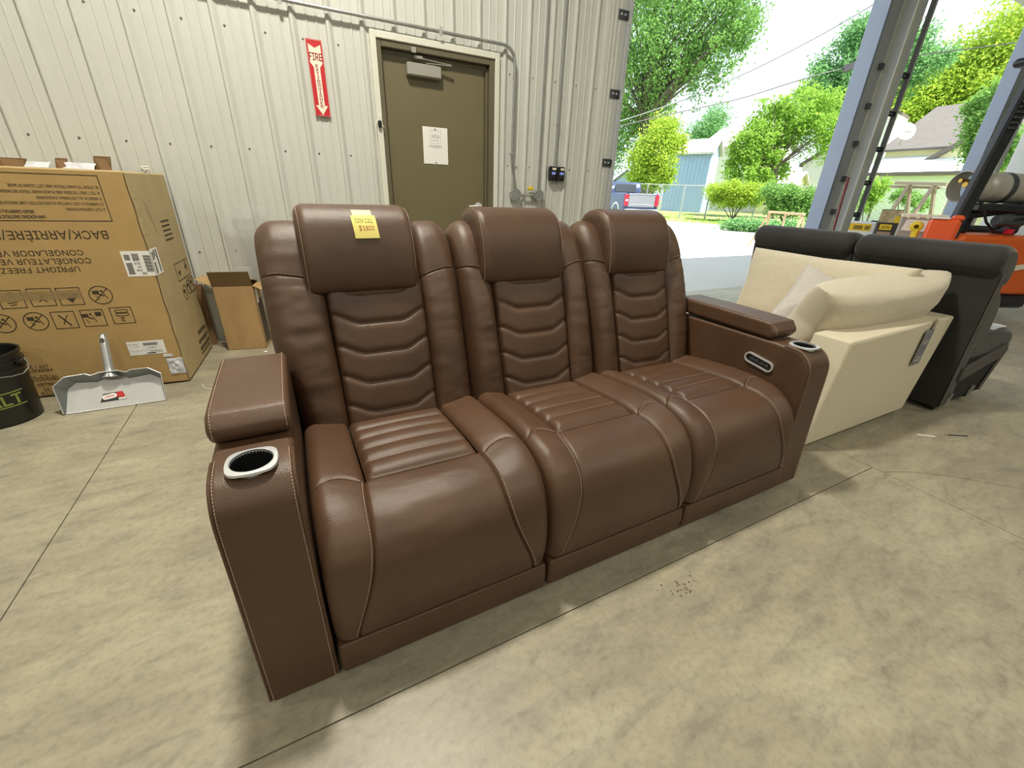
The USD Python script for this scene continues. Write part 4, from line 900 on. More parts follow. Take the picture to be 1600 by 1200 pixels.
part('rim_edge', [tube([L2(x * 1.004, y + .0015, h) for (x, y), h in zip(rim, hz)], .0028, 6), tube([L2(-.226, -.001, .004), L2(.223, -.001, .004)], .0035, 6)], silver, dp)
hp = [L2(-.002, .165, .034), L2(-.004, .20, .040), L2(-.009, .30, .036), L2(-.014, .425, .030)]
sec = []
ts = np.linspace(-1.9, 1.9, 13)
for i, q in enumerate(np.linspace(0, 1, 8)):
    c0 = np.array([np.interp(q, [0, .2, .5, 1], [w[k] for w in hp]) for k in range(3)])
    r = np.interp(q, [0, .12, .3, .9, 1], [.042, .026, .0195, .0185, .013])
    sec.append([c0 + dX * (r * math.sin(t)) + dN * (r * (math.cos(t)) * .85) for t in ts])
sec = np.array(sec); f = grid_faces(8, 13)
part('handle', [(sec.reshape(-1, 3), f), (sec.reshape(-1, 3) - dN * .002, f[:, ::-1]), tube(sec[:, 0], .0024, 6), tube(sec[:, -1], .0024, 6), tube(sec[-1], .0024, 6)], mat('handle_silver', (.40, .41, .41), .3, .6), dp, 40)
part('hang_hole', xf(lathe([(.011, .0), (.011, .002), (0, .002)], 16), L2(-.0125, .385, .0475), dX, dY * 1.3, dN), mat('hole_brown', (.06, .045, .03), .8), dp)
st0 = dO + dN * .0034
sk = part('sticker', xf(poly_prism([(-.075, .035), (.045, .038), (.028, .088), (-.058, .082)], .0006, (0, 0, 0), X3, Y3, Z3), st0, dX, dY, dN), black_plastic, dp, label='small red and black brand sticker')
part('sticker_red', xf(poly_prism([(.0, .056), (.040, .053), (.028, .088), (.002, .086)], .0004, (0, 0, .0006), X3, Y3, Z3), st0, dX, dY, dN), red_paint, sk)
part('sticker_oval', xf(poly_prism(LineString([(-.050, .062), (-.012, .068)]).buffer(.014), .0004, (0, 0, .0006), X3, Y3, Z3), st0, dX, dY, dN), paper, sk)
part('sticker_panel', xf(poly_prism([(.008, .040), (.042, .041), (.039, .052), (.007, .051)], .0004, (0, 0, .0006), X3, Y3, Z3), st0, dX, dY, dN), paper, sk)
part('sticker_text', [text_on('LIBMAN', .0115, st0 + dX * -.031 + dY * .0595 + dN * .001, unit(dX + dY * .15), unit(dY - dX * .15), .0003, bold=True, align='c', squeeze=.72)], red_paint, sk)
part('sticker_text', [text_on('1-800', .005, st0 + dX * .012 + dY * .044 + dN * .001, dX, dY, .0003)], ink, sk)

# bucket
bk = thing('bucket', 'black plastic bucket with green lettering at the left edge of the picture', 'bucket', (-1.53, 3.00, 0))
bc = (-1.520, 2.99, 0)
part('shell', lathe([(0, .002), (.134, .002), (.140, .008), (.150, .20), (.154, .285), (.163, .287), (.163, .296), (.154, .298), (.155, .322), (.163, .324), (.163, .332), (.155, .334), (.156, .362), (.162, .366), (.162, .378), (.156, .380), (.150, .372), (.147, .28), (.134, .012), (0, .010)], 48, bc), bucket_black, bk, 40)
ba = math.radians(-64)
def on_bk(u, z, off=.001):
    r = np.interp(z, [.008, .2, .285], [.140, .150, .154]) + off; t = ba + u / .15
    return np.stack([bc[0] + r * np.cos(t), bc[1] + r * np.sin(t), z], -1)
bt = meshkit.text_mesh('DEWALT', .052, .0008, True); bv = np.array(bt.vertices)
from trimesh.remesh import subdivide_to_size
tv, tf = subdivide_to_size(bv, np.array(bt.faces), .03)
uu = (tv[:, 0] - tv[:, 0].max()) * 1.0 + .092
part('lettering', (on_bk(uu, .118 + tv[:, 1], .001 + tv[:, 2]), tf), bucket_green, bk)
for z in (.105, .180):
    us = np.linspace(-.20, .105, 24)
    a_, b_ = on_bk(us, np.full(24, z)), on_bk(us, np.full(24, z + .006))
    part('stripe', (np.vstack([a_, b_]), np.vstack([[[i, i + 1, 24 + i + 1], [i, 24 + i + 1, 24 + i]] for i in range(23)])), bucket_green, bk)
e0 = np.array([bc[0] + .166, bc[1] - .03, .322])
hd = part('handle_lug', [tube([e0 - [.012, 0, 0], e0 + [.014, 0, 0]], .017, 12)], bucket_black, bk)
part('bail', tube([e0 + [.012, 0, .012], e0 + [.022, -.004, .015], e0 + [.030, -.010, 0], e0 + [.030, -.02, -.03], e0 + [.015, -.05, -.05], e0 + [-.01, -.10, -.045], e0 + [-.06, -.145, -.03], e0 + [-.14, -.165, -.015]], .0026, 6), steel, bk, label='wire bail handle')

# bits on the floor
sp_ = np.random.default_rng(3); spk = []
for _ in range(26):
    c_ = on_y(1062 + sp_.normal() * 14, 917 + sp_.normal() * 8, .5); d_ = px_ray(1062 + sp_.normal() * 14, 917 + sp_.normal() * 8); c_ = d_ * (-CAM_H / d_[2]); r_ = sp_.uniform(.0015, .0038)
    spk.append(lathe([(0, .0007), (r_, .0005), (r_ * 1.1, .0)], 7, (c_[0], c_[1], .0)))
single('rust_specks', spk, mat('rust_speck', (.12, .065, .03), .9), 'scatter of tiny rust-brown specks on the floor in front of the sofa', 'specks', kind='stuff')
single('floor_scrap', pillow((-.300, 3.60, .006), X3, Y3, Z3, .03, .018, .011, 8, .5, .002), paper, 'tiny pale crumb of foam on the floor by the small open carton', 'scrap', True)
single('plastic_strip', tube([(-.655, 3.10, .003), (-.63, 3.02, .004), (-.575, 2.98, .003), (-.54, 2.985, .003)], .002, 5), paper, 'thin curled pale plastic strip on the floor beside the freezer carton', 'scrap')
single('plastic_strip', xf(cbox((-.045, -.006, .0005), (.045, .006, .003), .001), (3.13, .735, 0), unit((.75, -.6, 0)), unit((.6, .75, 0)), Z3), paper, 'short white plastic strip on the floor in front of the charcoal loveseat', 'scrap')
single('wood_splinter', xf(cbox((-.055, -.003, .0005), (.055, .003, .004), .001), (3.31, .655, 0), unit((.85, -.5, 0)), unit((.5, .85, 0)), Z3), dark_lining, 'thin dark splinter on the floor in front of the charcoal loveseat', 'scrap')

# ================================================================== FORKLIFT AND STACKED GOODS BY THE OPENINGS
kF, kR = unit([.40, .91, 0]), unit([.91, -.40, 0])
kO = np.array([6.80, 2.30, 0]) + kR * .42 - kF * .30
def K(r, f_, z): return kO + kR * r + kF * f_ + [0, 0, z]
def kbox(lo, hi, b=.02): return xf(cbox(lo, hi, b), kO, kR, kF, Z3)
fk = thing('forklift', 'orange and black forklift carrying a horizontal grey gas cylinder', 'forklift', K(0, .8, 0))
part('counterweight', [round_prism([(-.55, .30), (.72, .30), (.72, .86), (.60, .95), (-.45, .95), (-.55, .86)], 0, .65, .05, K(0, 0, 0), kR, Z3, kF, corner=.04)], orange, fk, 40)
part('hood', kbox((-.50, .55, .6), (.6, 1.3, 1.02), .04), fork_black, fk)
parts('rear_bumper', [kbox((-.56, .02, .14), (.74, .8, .30), .03), kbox((-.58, .5, .18), (.76, 1.5, .42), .03)], fork_black, fk)
part('white_stripe', [beam(K(.02, -.012, .56), K(.60, -.012, .66), .06, .012, kF, .003)], sign_white, fk)
for r in (-.42, .60):
    for f_ in (.5, 1.25):
        w = part('wheel', xf(lathe([(0, -.08), (.12, -.085), (.20, -.09), (.235, -.06), (.24, 0), (.235, .06), (.20, .09), (.12, .085), (0, .08)], 28), K(r, f_, .24), kF, Z3, kR), rubber, fk, 30)
part('overhead_guard_post', [beam(K(-.56, .08, .90), K(-.05, .38, 2.65), .155, .09, kF, .02)], fork_black, fk)
part('overhead_guard_post', [beam(K(.70, .08, .90), K(.60, .38, 2.65), .155, .09, kF, .02)], fork_black, fk)
parts('guard_vent', [beam(K(-.56 + .51 * t, .08 + .30 * t - .058, .9 + 1.75 * t) - kR * .05, K(-.56 + .51 * t, .08 + .30 * t - .058, .9 + 1.75 * t) + kR * .05, .012, .018, Z3, .003) for t in np.linspace(.62, .76, 6)], dark_steel, fk)
part('guard_roof', kbox((.0, .28, 2.62), (.66, .75, 2.70), .03), fork_black, fk)
tc = K(-.42, .30, 1.43)
tk = part('gas_cylinder', xf(lathe([(0, -.02), (.05, -.01), (.11, .03), (.145, .08), (.152, .14), (.152, .60), (.140, .68), (.08, .72), (0, .73)], 32), tc + kR * .14, kF, Z3, kR), tank_grey, fk, 40, label='grey horizontal gas cylinder')
part('collar', xf(lathe([(.150, -.02), (.162, -.01), (.162, .16), (.152, .16), (.152, -.01), (.150, -.02)], 36), tc, kF, Z3, kR), tank_grey, tk, 40)
parts('valve', [xf(lathe([(0, 0), (.03, .0), (.03, .08), (.02, .09), (.02, .15), (0, .15)], 14), tc + kR * .02 + [0, 0, .02], kF, Z3, kR), xf(lathe([(0, 0), (.022, .0), (.022, .10), (0, .10)], 12), tc + kR * .0 + kF * .05 + [0, 0, .06], kF, Z3, kR)], mat('brass_valve', (.45, .28, .05), .35, .7), tk)
part('strap', xf(lathe([(.1535, .30), (.158, .30), (.158, .36), (.1535, .36), (.1535, .30)], 32), tc + kR * .12, kF, Z3, kR), dark_steel, tk)
parts('cylinder_cradle', [kbox((-.25, .16, 1.18), (.42, .44, 1.27), .02), kbox((.30, .20, .95), (.42, .44, 1.45), .03), kbox((-.28, .24, .95), (-.16, .40, 1.2), .02), beam(K(-.4, .2, 1.12), K(.45, .35, 1.22), .06, .06, kF)], fork_black, fk)
parts('hose', [tube([K(-.05, .1, 1.0), K(.05, .0, 1.12), K(.2, -.02, 1.15), K(.35, .05, 1.3)], .016, 8), tube([K(-.35, .1, 1.28), K(-.3, .06, 1.18), K(-.22, .06, 1.08), K(-.05, .1, 1.0)], .012, 8)], rubber, fk)
part('exhaust', xf(lathe([(0, 0), (.05, 0), (.058, .01), (.058, .30), (0, .30)], 20), K(-.12, .06, 1.10), kF, Z3, kR), dark_steel, fk, 30)
part('tail_lamp', [xf(lathe([(0, 0), (.04, 0), (.04, .05), (0, .05)], 14), K(.05, .02, .97), kR, kF, Z3)], tail_red, fk)
orb = thing('orange_tub', 'red-orange plastic tub beside the forklift post', 'tub', on_ray(1474, 350, 6.3) * [1, 1, 0])
oc = on_ray(1474, 350, 6.3); od = unit([oc[1], -oc[0], 0]); oe = unit([oc[0], oc[1], 0])
part('shell', xf(round_prism([(-.13, -oc[2] + .0), (.15, -oc[2] + .0), (.165, .075), (-.145, .075)], 0, .24, .03), oc, oe, Z3, od), orange_red, orb, 40) if False else part('shell', xf(cbox((-.12, 0, -oc[2]), (.13, .26, .045), .03), oc, od, oe, Z3), orange_red, orb)
part('lid', xf(cbox((-.105, .0, .043), (.04, .18, .060), .008), oc, od, oe, Z3), paper, orb)
part('neck', xf(cbox((.04, .03, .03), (.14, .23, .085), .02), oc, od, oe, Z3), orange_red, orb)
ye = single('yellow_tool', [xf(lathe([(.02, -.03), (.05, -.02), (.055, .02), (.02, .03), (.0, .03)], 20), on_ray(1432, 354, 6.35), od, Z3, oe), beam(on_ray(1432, 358, 6.35), on_ray(1432, 358, 6.35) * [1, 1, 0], .05, .05)], yellow_print, 'yellow round-headed tool standing behind the charcoal loveseat', 'tool')

# stacked product boxes and the grey bin
def crate(name, c0, w, d, z0, z1, m, label, cat, yaw):
    t = thing(name, label, cat, (c0[0], c0[1], z0))
    a = np.array([math.cos(yaw), math.sin(yaw), 0]); b = np.array([-a[1], a[0], 0]); o = np.array([c0[0], c0[1], 0])
    part('body', xf(cbox((0, 0, z0), (w, d, z1), .006), o, a, b, Z3), m, t)
    return t, o, a, b
yaw = math.radians(-66)
p0 = on_ray(1328, 352, 6.9)
t1, o, a, b = crate('tool_carton', p0, .25, .22, .58, 1.02, box_white, 'white and pale blue tool carton with a yellow band', 'carton', yaw)
q = lambda x, z: o + a * x + [0, 0, z] - b * .0015
part('print_band', [flat(rect(.0, .92, .21, 1.0), q(0, 0), a, Z3)], yellow_print, t1)
part('print_text', [flat(rect(.04, .935, .13, .98), q(0, 0) - b * .0008, a, Z3), flat(rect(.15, .935, .20, .98), q(0, 0) - b * .0008, a, Z3)], mat('print_brown', (.22, .15, .03), .6), t1)
part('print_panel', [flat(rect(.01, .84, .10, .88), q(0, 0), a, Z3), flat(rect(.12, .81, .16, .87), q(0, 0), a, Z3), flat(rect(.17, .84, .24, .88), q(0, 0), a, Z3), flat(rect(.01, .73, .24, .77), q(0, 0), a, Z3)], box_blue, t1)
t1b, *_ = crate('tool_carton', p0 + a * .005, .24, .22, 0.0, .58, card2, 'tan carton under the white and pale blue tool carton', 'carton', yaw)
p1 = on_ray(1368, 357, 6.8)
t2, o, a, b = crate('tool_carton', p1, .20, .20, .50, 1.17, mat('box_black', (.035, .030, .022), .5), 'tall yellow and black tool carton beside the grey bin', 'carton', yaw)
q = lambda x, z: o + a * x + [0, 0, z] - b * .0015
part('print_panel', [flat(rect(.0, 1.03, .20, 1.165), q(0, 0), a, Z3)], mat('print_photo', (.36, .30, .17), .6, var=.6, vscale=14), t2, label='printed photograph panel')
part('print_band', [flat(rect(.03, .95, .14, 1.01), q(0, 0), a, Z3), flat(rect(.14, 1.03, .195, 1.10), q(0, 0) - b * .0006, a, Z3), flat(PT(.12, .77).buffer(.05), q(0, 0), a, Z3)], yellow_print, t2)
part('print_text', [text_on('20V', .03, q(.045, .965) - b * .0006, a, Z3, bold=True)], ink, t2)
part('print_panel', [flat(rect(.02, .80, .15, .93), q(0, 0) + b * .0006, a, Z3)], mat('print_tan', (.30, .21, .16), .6), t2)
t2b, *_ = crate('tool_carton', p1 + a * .005, .19, .20, 0.0, .50, card2, 'narrow tan carton under the tall yellow and black carton', 'carton', yaw)
p2 = on_ray(1402, 358, 6.65)
gb = thing('grey_bin', 'grey box-shaped bin with a white paper sheet, behind the charcoal loveseat', 'bin', (p2[0], p2[1], 0))
a = unit([math.cos(yaw + .02), math.sin(yaw + .02), 0]); b = np.array([-a[1], a[0], 0]); o = np.array([p2[0], p2[1], 0])
part('body', xf(cbox((0, 0, 0), (.37, .22, 1.11), .01), o, a, b, Z3), grey_bin, gb)
part('rim', [xf(cbox((-.005, -.008, 1.10), (.38, .23, 1.135), .006), o, a, b, Z3)] + [xf(cbox((.04 + k * .08, -.012, 1.09), (.07 + k * .08, -.006, 1.14), .003), o, a, b, Z3) for k in range(4)], sign_white, gb)
part('paper_sheet', flat([(.03, .965), (.235, .96), (.25, 1.075), (.05, 1.08)], o - b * .002, a, Z3, .001), paper, gb, label='white paper sheet')
part('paper_print', [flat(rect(.07, 1.0 + k * .025, .21, 1.003 + k * .025), o - b * .0032, a, Z3, .0003) for k in range(3)], grey_ink, gb)

# ================================================================== OUTDOORS
E2 = [(-60, 33), (9.0, 27.0), (16.0, 22.0), (19.3, 18.6), (20.7, 16.3), (19.6, 13.0), (17.3, 11.2), (16.6, 9.0), (17.5, 3), (20, -60)]
single('pavement', cbox((-60, WY + .165, -.2), (60, 60, -.004), .001), concrete_out, 'pale concrete pavement outside the wide door openings', 'pavement', kind='structure')
apron = Polygon([(x, y) for x, y in E2] + [(160, -60), (160, 160), (-60, 160)])
from shapely.ops import triangulate
ed = LineString(E2)
rng = np.random.default_rng(5)
pts = [ed.interpolate(t) for t in np.arange(0, ed.length, 1.0)]
base_pts = [(p.x, p.y) for p in pts]
gx, gy = np.meshgrid(np.arange(8, 60, 1.5), np.arange(-10, 60, 1.5)); cand = np.c_[gx.ravel(), gy.ravel()] + rng.uniform(-.3, .3, (gx.size, 2))
far = np.array([(160, -60), (160, 160), (-60, 160), (-60, 60), (60, 60), (90, 20), (90, 90), (0, 90), (100, -30), (60, -30)])
from scipy.spatial import Delaunay
allp = np.vstack([base_pts, [c for c in cand if apron.contains(PT(*c)) and ed.distance(PT(*c)) > .7], far])
tri = Delaunay(allp).simplices
cen = allp[tri].mean(1); keep = np.array([apron.contains(PT(*c)) for c in cen]); tri = tri[keep]
dist_e = np.array([ed.distance(PT(*c)) for c in allp])
def ground_z(d): return .004 + .19 * sstep(np.asarray(d) / 5.0)
gv = np.c_[allp, ground_z(dist_e) + .03 * (rng.random(len(allp)) - .5) * (dist_e > .5)]
nrm = np.cross(gv[tri[:, 1]] - gv[tri[:, 0]], gv[tri[:, 2]] - gv[tri[:, 0]])[:, 2]; tri[nrm < 0] = tri[nrm < 0][:, ::-1]
single('lawn', (gv, tri), grass_mat, 'patchy green and straw-coloured grass beyond the pavement', 'lawn', True, kind='structure')
def gz(x, y): return float(ground_z(ed.distance(PT(x, y)))) if apron.contains(PT(x, y)) else 0.0
# grass blades along the edge
bl_ = []
ts = rng.uniform(35, ed.length - 55, 6000)
for t in ts[:5000]:
    pp = ed.interpolate(t); o = np.array([pp.x, pp.y]); d = abs(rng.normal(0, 2.2)); q = o + d * unit([.75, .55])
    if 12.5 < q[0] < 20 and q[1] > 16.2 + max(0, 17.5 - q[0]) * .4 and q[1] < 26: continue
    z = gz(*q); h = rng.uniform(.06, .20); an = rng.uniform(0, 6.28); w = np.array([math.cos(an), math.sin(an)]) * .03
    bl_.append([[q[0] - w[0], q[1] - w[1], z], [q[0] + w[0], q[1] + w[1], z], [q[0] + w[1] * 1.5, q[1] - w[0] * 1.5, z + h]])
bl_ = np.array(bl_)
single('grass_tufts', (bl_.reshape(-1, 3), np.arange(len(bl_) * 3).reshape(-1, 3)), leaf_mid, 'tufts of grass and weeds along the pavement edge', 'grass', kind='stuff')

def leaf_cloud(cent, rad, n, size, seed, clump=26, spread=.42, droop=.0, aspect=.5):
    n, size = int(n * 1.6), size * .78
    r = np.random.default_rng(seed)
    cent, rad = np.atleast_2d(np.asarray(cent, float)), np.atleast_2d(np.asarray(rad, float))
    wgt = rad.prod(1) ** .67; wgt /= wgt.sum()
    out = []
    for c, R, w in zip(cent, rad, wgt):
        k = max(4, int(clump * len(cent) * w)); m_ = int(n * w)
        d = r.normal(size=(k, 3)); d /= np.linalg.norm(d, axis=1, keepdims=True); d *= r.uniform(.35, 1, (k, 1)) ** .6
        cl_ = c + d * R * .80
        i = r.integers(0, k, m_)
        off = r.normal(size=(m_, 3)) * R.mean() * spread * .5
        if droop: off[:, 2] = -np.abs(off[:, 2]) * (1 + droop) + R[2] * .1; off[:, :2] *= .6
        out.append(cl_[i] + off)
    p = np.vstack(out); m_ = len(p)
    u = r.normal(size=(m_, 3)); u[:, 2] = u[:, 2] * .6 - .5 * (1 + droop); u /= np.linalg.norm(u, axis=1, keepdims=True)
    w = np.cross(u, r.normal(size=(m_, 3))); w /= np.linalg.norm(w, axis=1, keepdims=True)
    s = size * r.uniform(.6, 1.3, (m_, 1))
    v = np.stack([p - u * s * .5, p + w * s * aspect * .5, p + u * s * .5, p - w * s * aspect * .5], 1).reshape(-1, 3)
    i = np.arange(m_)[:, None] * 4
    return v, np.vstack([i + [0, 1, 2], i + [0, 2, 3]])
def branchy(p0, tips, r0, seed, sag=.12):
    r = np.random.default_rng(seed); ms = []
    for q in tips:
        q = np.asarray(q, float); mid = (p0 * .5 + q * .5) + r.normal(size=3) * .08 * np.linalg.norm(q - p0); mid[2] += sag * np.linalg.norm(q - p0)
        t = np.linspace(0, 1, 8)[:, None]
        ms.append(tube((1 - t) ** 2 * p0 + 2 * t * (1 - t) * mid + t * t * q, np.linspace(r0, r0 * .2, 8), 6))
    return ms
def tree(name, label, base, trunk_top, r0, cents, rads, n, size, m_, seed, group=None, **kw):
    base = np.asarray(base, float)
    t = thing(name, label, 'tree' if 'tree' in name else 'shrub', base)
    part('foliage', leaf_cloud(cents, rads, n, size, seed, **kw), m_, t, kind='stuff')
    tips = [c + np.array([0, 0, -.2]) * np.asarray(R)[2] for c, R in zip(np.atleast_2d(cents), np.atleast_2d(rads))]
    extra = []
    rr = np.random.default_rng(seed + 99)
    for c, R in zip(np.atleast_2d(cents), np.atleast_2d(rads)):
        for _ in range(4): extra.append(np.asarray(c) + rr.normal(size=3) * np.asarray(R) * .45)
    tt = np.asarray(trunk_top, float)
    part('trunk', [tube([base - [0, 0, .3], base * .6 + tt * .4 + [r0 * .6, 0, 0], tt], [r0 * 1.3, r0, r0 * .7], 8)] + branchy(tt, tips, r0 * .6, seed) + branchy(tt, extra, r0 * .28, seed + 1), bark, t, True)
    return t
R_ = on_ray
def gp(u, v, d): q = on_ray(u, v, d); return np.array([q[0], q[1], gz(q[0], q[1])])
tree('shade_tree', 'huge drooping green shade tree at the left of the opening', gp(1012, 290, 44), R_(1008, 190, 44), .55,
     [R_(1000, 120, 44), R_(1060, 40, 43), R_(1120, 20, 42), R_(980, 30, 45), R_(1100, 95, 41), R_(975, 210, 46), R_(1150, 10, 42), R_(1040, -60, 44), R_(1160, 35, 41), R_(1030, 190, 47)],
     [(4, 4, 4.2), (4.2, 4.2, 4), (3.6, 3.6, 3.6), (4.5, 4.5, 5), (2.6, 2.6, 2.6), (3.4, 3.4, 3.8), (2.8, 2.8, 3.0), (5, 5, 4), (1.7, 1.7, 2.0), (2.2, 2.2, 2)], 26000, .34, leaf_green, 1, droop=.5, clump=34, spread=.44)
tree('yellow_green_tree', 'small bright yellow-green tree behind the pickup truck', gp(1022, 300, 31.8), R_(1022, 262, 31.8), .10,
     [R_(1027, 235, 31.8), R_(1003, 262, 31.8), R_(1040, 205, 32), R_(1040, 268, 31.5), R_(1056, 225, 33), R_(1020, 282, 31.6)], [(1.5, 1.5, 1.5), (1.3, 1.3, 1.2), (1.2, 1.2, 1.1), (.8, .8, .9), (.8, .8, .7), (1, 1, .8)], 9000, .24, leaf_yellow, 2)
tree('willow_tree', 'leaning leafy tree left of the white gabled house', gp(1216, 300, 33), R_(1212, 262, 33), .16,
     [R_(1180, 225, 33), R_(1160, 262, 32), R_(1205, 195, 33.5), R_(1250, 175, 34), R_(1300, 185, 34), R_(1205, 255, 33), R_(1150, 235, 33), R_(1190, 275, 32)],
     [(1.7, 1.7, 1.7), (1.2, 1.2, 1.3), (1.8, 1.8, 1.7), (1.9, 1.9, 1.9), (2.1, 2.1, 1.8), (1.2, 1.2, 1.2), (1.0, 1.0, .8), (.9, .9, .9)], 15000, .25, leaf_mid, 3, droop=.4)
tree('tall_tree', 'tall airy tree whose crown rises behind the left side of the grey pier', gp(1310, 300, 48), R_(1310, 200, 48), .3,
     [R_(1320, 100, 48), R_(1345, 65, 48), R_(1300, 130, 47), R_(1350, 130, 48), R_(1290, 160, 47), R_(1430, 75, 50), R_(1455, 95, 50), R_(1400, 120, 50)],
     [(2.4, 2.4, 2.2), (2, 2, 2.2), (2.2, 2.2, 1.6), (2.6, 2.6, 2.2), (2.4, 2.4, 1.8), (1.5, 1.5, 2.2), (1.6, 1.6, 1.6), (2.2, 2.2, 2)], 15000, .33, leaf_deep, 4, spread=.34)
tree('maple_tree', 'broad bright yellow-green tree over the cream house roof', gp(1480, 300, 60), R_(1480, 210, 60), .4,
     [R_(1420, 165, 58), R_(1450, 140, 60), R_(1490, 150, 60), R_(1535, 130, 60), R_(1575, 90, 60), R_(1590, 130, 58), R_(1520, 180, 58), R_(1400, 175, 60), R_(1560, 160, 57), R_(1610, 70, 60)],
     [(4.5, 4.5, 3.2), (3.6, 3.6, 3), (4, 4, 3.6), (4, 4, 4), (3.8, 3.8, 4), (4, 4, 4), (3.6, 3.6, 3), (3, 3, 2.4), (3.2, 3.2, 3.4), (4, 4, 5)], 30000, .42, leaf_yellow, 6, clump=34)
tree('dark_green_tree', 'darker green tree hanging in front of the gable beside the blue-grey pier', gp(1530, 320, 27), R_(1530, 250, 27), .12,
     [R_(1545, 215, 27), R_(1552, 180, 27), R_(1530, 262, 26.5), R_(1560, 235, 27), R_(1535, 170, 27.5)], [(.7, .7, 1.1), (.8, .8, 1.3), (.45, .45, .6), (.8, .8, 1.1), (.7, .7, .7)], 8000, .19, leaf_green, 7)
tree('pale_tree', 'pale distant tree seen between the big shade tree and the leaning tree', gp(1105, 295, 75), R_(1105, 230, 75), .3,
     [R_(1105, 205, 75), R_(1085, 220, 75), R_(1120, 190, 76)], [(2.4, 2.4, 2.6), (2, 2, 2), (2, 2, 2.4)], 3500, .42, leaf_deep, 8, spread=.5)
def shrub(label, base, cents, rads, n, size, m_, seed):
    base = np.asarray(base, float); t = thing('shrub', label, 'shrub', base)
    part('foliage', leaf_cloud(cents, rads, n, size, seed), m_, t, kind='stuff')
    part('stem', branchy(base, [np.asarray(c) for c in cents], .03, seed), bark, t)
FD = 29.0
shrub('long vine-covered hedge on the wire fence, left bright half', gp(1150, 320, 28.6), [R_(u, v, 28.4) for u, v in ((1120, 300), (1140, 296), (1160, 298), (1180, 300), (1130, 312), (1150, 312), (1172, 312))], [(.75, .75, .5)] * 7, 6500, .17, leaf_yellow, 21)
shrub('green hedge on the wire fence beside the grey pier', gp(1230, 330, 26.4), [R_(u, v, 26.4) for u, v in ((1205, 302), (1225, 304), (1245, 308), (1260, 310), (1210, 318), (1235, 322), (1256, 326))], [(.75, .75, .5)] * 7, 6000, .17, leaf_green, 22)
shrub('leafy weed growing through the fence right of the grey pier', gp(1360, 335, 24), [R_(1365, 300, 24), R_(1352, 318, 24), R_(1375, 290, 24)], [(.4, .4, .5), (.35, .35, .45), (.4, .4, .3)], 1500, .14, leaf_mid, 23)
shrub('small leafy weed in front of the cream house', gp(1410, 335, 24), [R_(1405, 304, 24), R_(1420, 308, 24), R_(1440, 318, 24)], [(.4, .4, .28), (.4, .4, .3), (.45, .45, .28)], 1300, .14, leaf_green, 24)
shrub('low dark weeds at the edge of the lawn behind the timber trestle', gp(1215, 345, 22), [gp(u, 340, 21.5) + [0, 0, .2] for u in (1150, 1170, 1190, 1210, 1230, 1250)], [(.7, .7, .22)] * 6, 4500, .14, leaf_deep, 25)

# wire fence
fe = thing('wire_fence', 'chain-link wire fence with steel posts along the far edge of the lawn', 'fence', gp(1105, 320, FD))
fl = [gp(u, 320, d) for u, d in ((940, 31), (985, 30), (1030, 29.5), (1065, 29), (1105, 29), (1180, 28.6), (1240, 28.4), (1330, 28.4), (1420, 28.4), (1520, 28.4), (1640, 28.4))]
FH = 1.80
for q in fl[:-1] + [gp(1008, 320, 29.8)]: part('post', tube([q, q + [0, 0, FH + .05]], .045, 6), fence_mat, fe)
part('top_rail', tube([q + np.array([0, 0, FH]) for q in fl], .030, 6), fence_mat, fe)
wr = []
for q0, q1 in zip(fl[:-1], fl[1:]):
    L = np.linalg.norm(q1 - q0); nn = int(L / .22)
    for i in range(-8, nn + 8):
        for sg in (1, -1):
            s0, s1 = i / nn, (i + 8.2 * sg) / nn
            t0, t1 = 0.0, 1.0
            if s0 < 0 and s1 < 0 or s0 > 1 and s1 > 1: continue
            ca, cb_ = np.clip(s0, 0, 1), np.clip(s1, 0, 1)
            if abs(s1 - s0) < 1e-9: continue
            ta, tb = (ca - s0) / (s1 - s0), (cb_ - s0) / (s1 - s0)
            wr.append(tube([q0 + (q1 - q0) * ca + [0, 0, .02 + ta * (FH - .04)], q0 + (q1 - q0) * cb_ + [0, 0, .02 + tb * (FH - .04)]], .005, 3, False))
part('wire_mesh', wr, fence_mat, fe, kind='stuff')

# pickup truck
tu = unit([.28, .96, 0]); tr_ = np.array([tu[1], -tu[0], 0]); tl = on_ray(979, 299, 23.5); tO_ = np.array([tl[0], tl[1], 0.0])
pk = thing('pickup_truck', 'navy pickup truck with a silver tailgate parked beyond the opening', 'truck', tO_ + tr_ * .8)
kb = lambda lo, hi, b=.03: xf(cbox(lo, hi, b), tO_, tr_, tu, Z3)        # x right, y forward, z up
part('tailgate', [kb((.16, -.02, .72), (1.62, .04, 1.33), .03)], truck_silver, pk)
part('tailgate_trim', [kb((.15, -.035, 1.27), (1.63, .0, 1.34), .01), kb((.22, -.03, .80), (1.56, -.01, .84), .01)], truck_silver, pk)
for x in (-.04, 1.63): part('tail_light', [kb((x, -.05, .76), (x + .19, .06, 1.30), .03)], tail_red, pk)
part('reversing_light', [kb((-.01, -.06, .98), (.12, -.04, 1.06), .01)], sign_white, pk)
part('bumper', [kb((-.05, -.16, .42), (1.85, .05, .62), .05)], chrome, pk)
part('bed_side', [kb((-.06, .04, .52), (.10, 2.1, 1.36), .05)], truck_blue, pk); part('bed_side', [kb((1.70, .04, .52), (1.86, 2.1, 1.36), .05)], truck_blue, pk)
part('bed_floor', [kb((.1, .04, .60), (1.7, 2.1, .75), .02)], truck_blue, pk)
part('cab', round_prism([(2.1, .5), (4.0, .5), (4.0, 1.25), (3.5, 1.35), (3.1, 1.88), (2.2, 1.90), (2.1, 1.4)], -.04, 1.84, .10, tO_, tu, Z3, tr_), truck_blue, pk, 40)
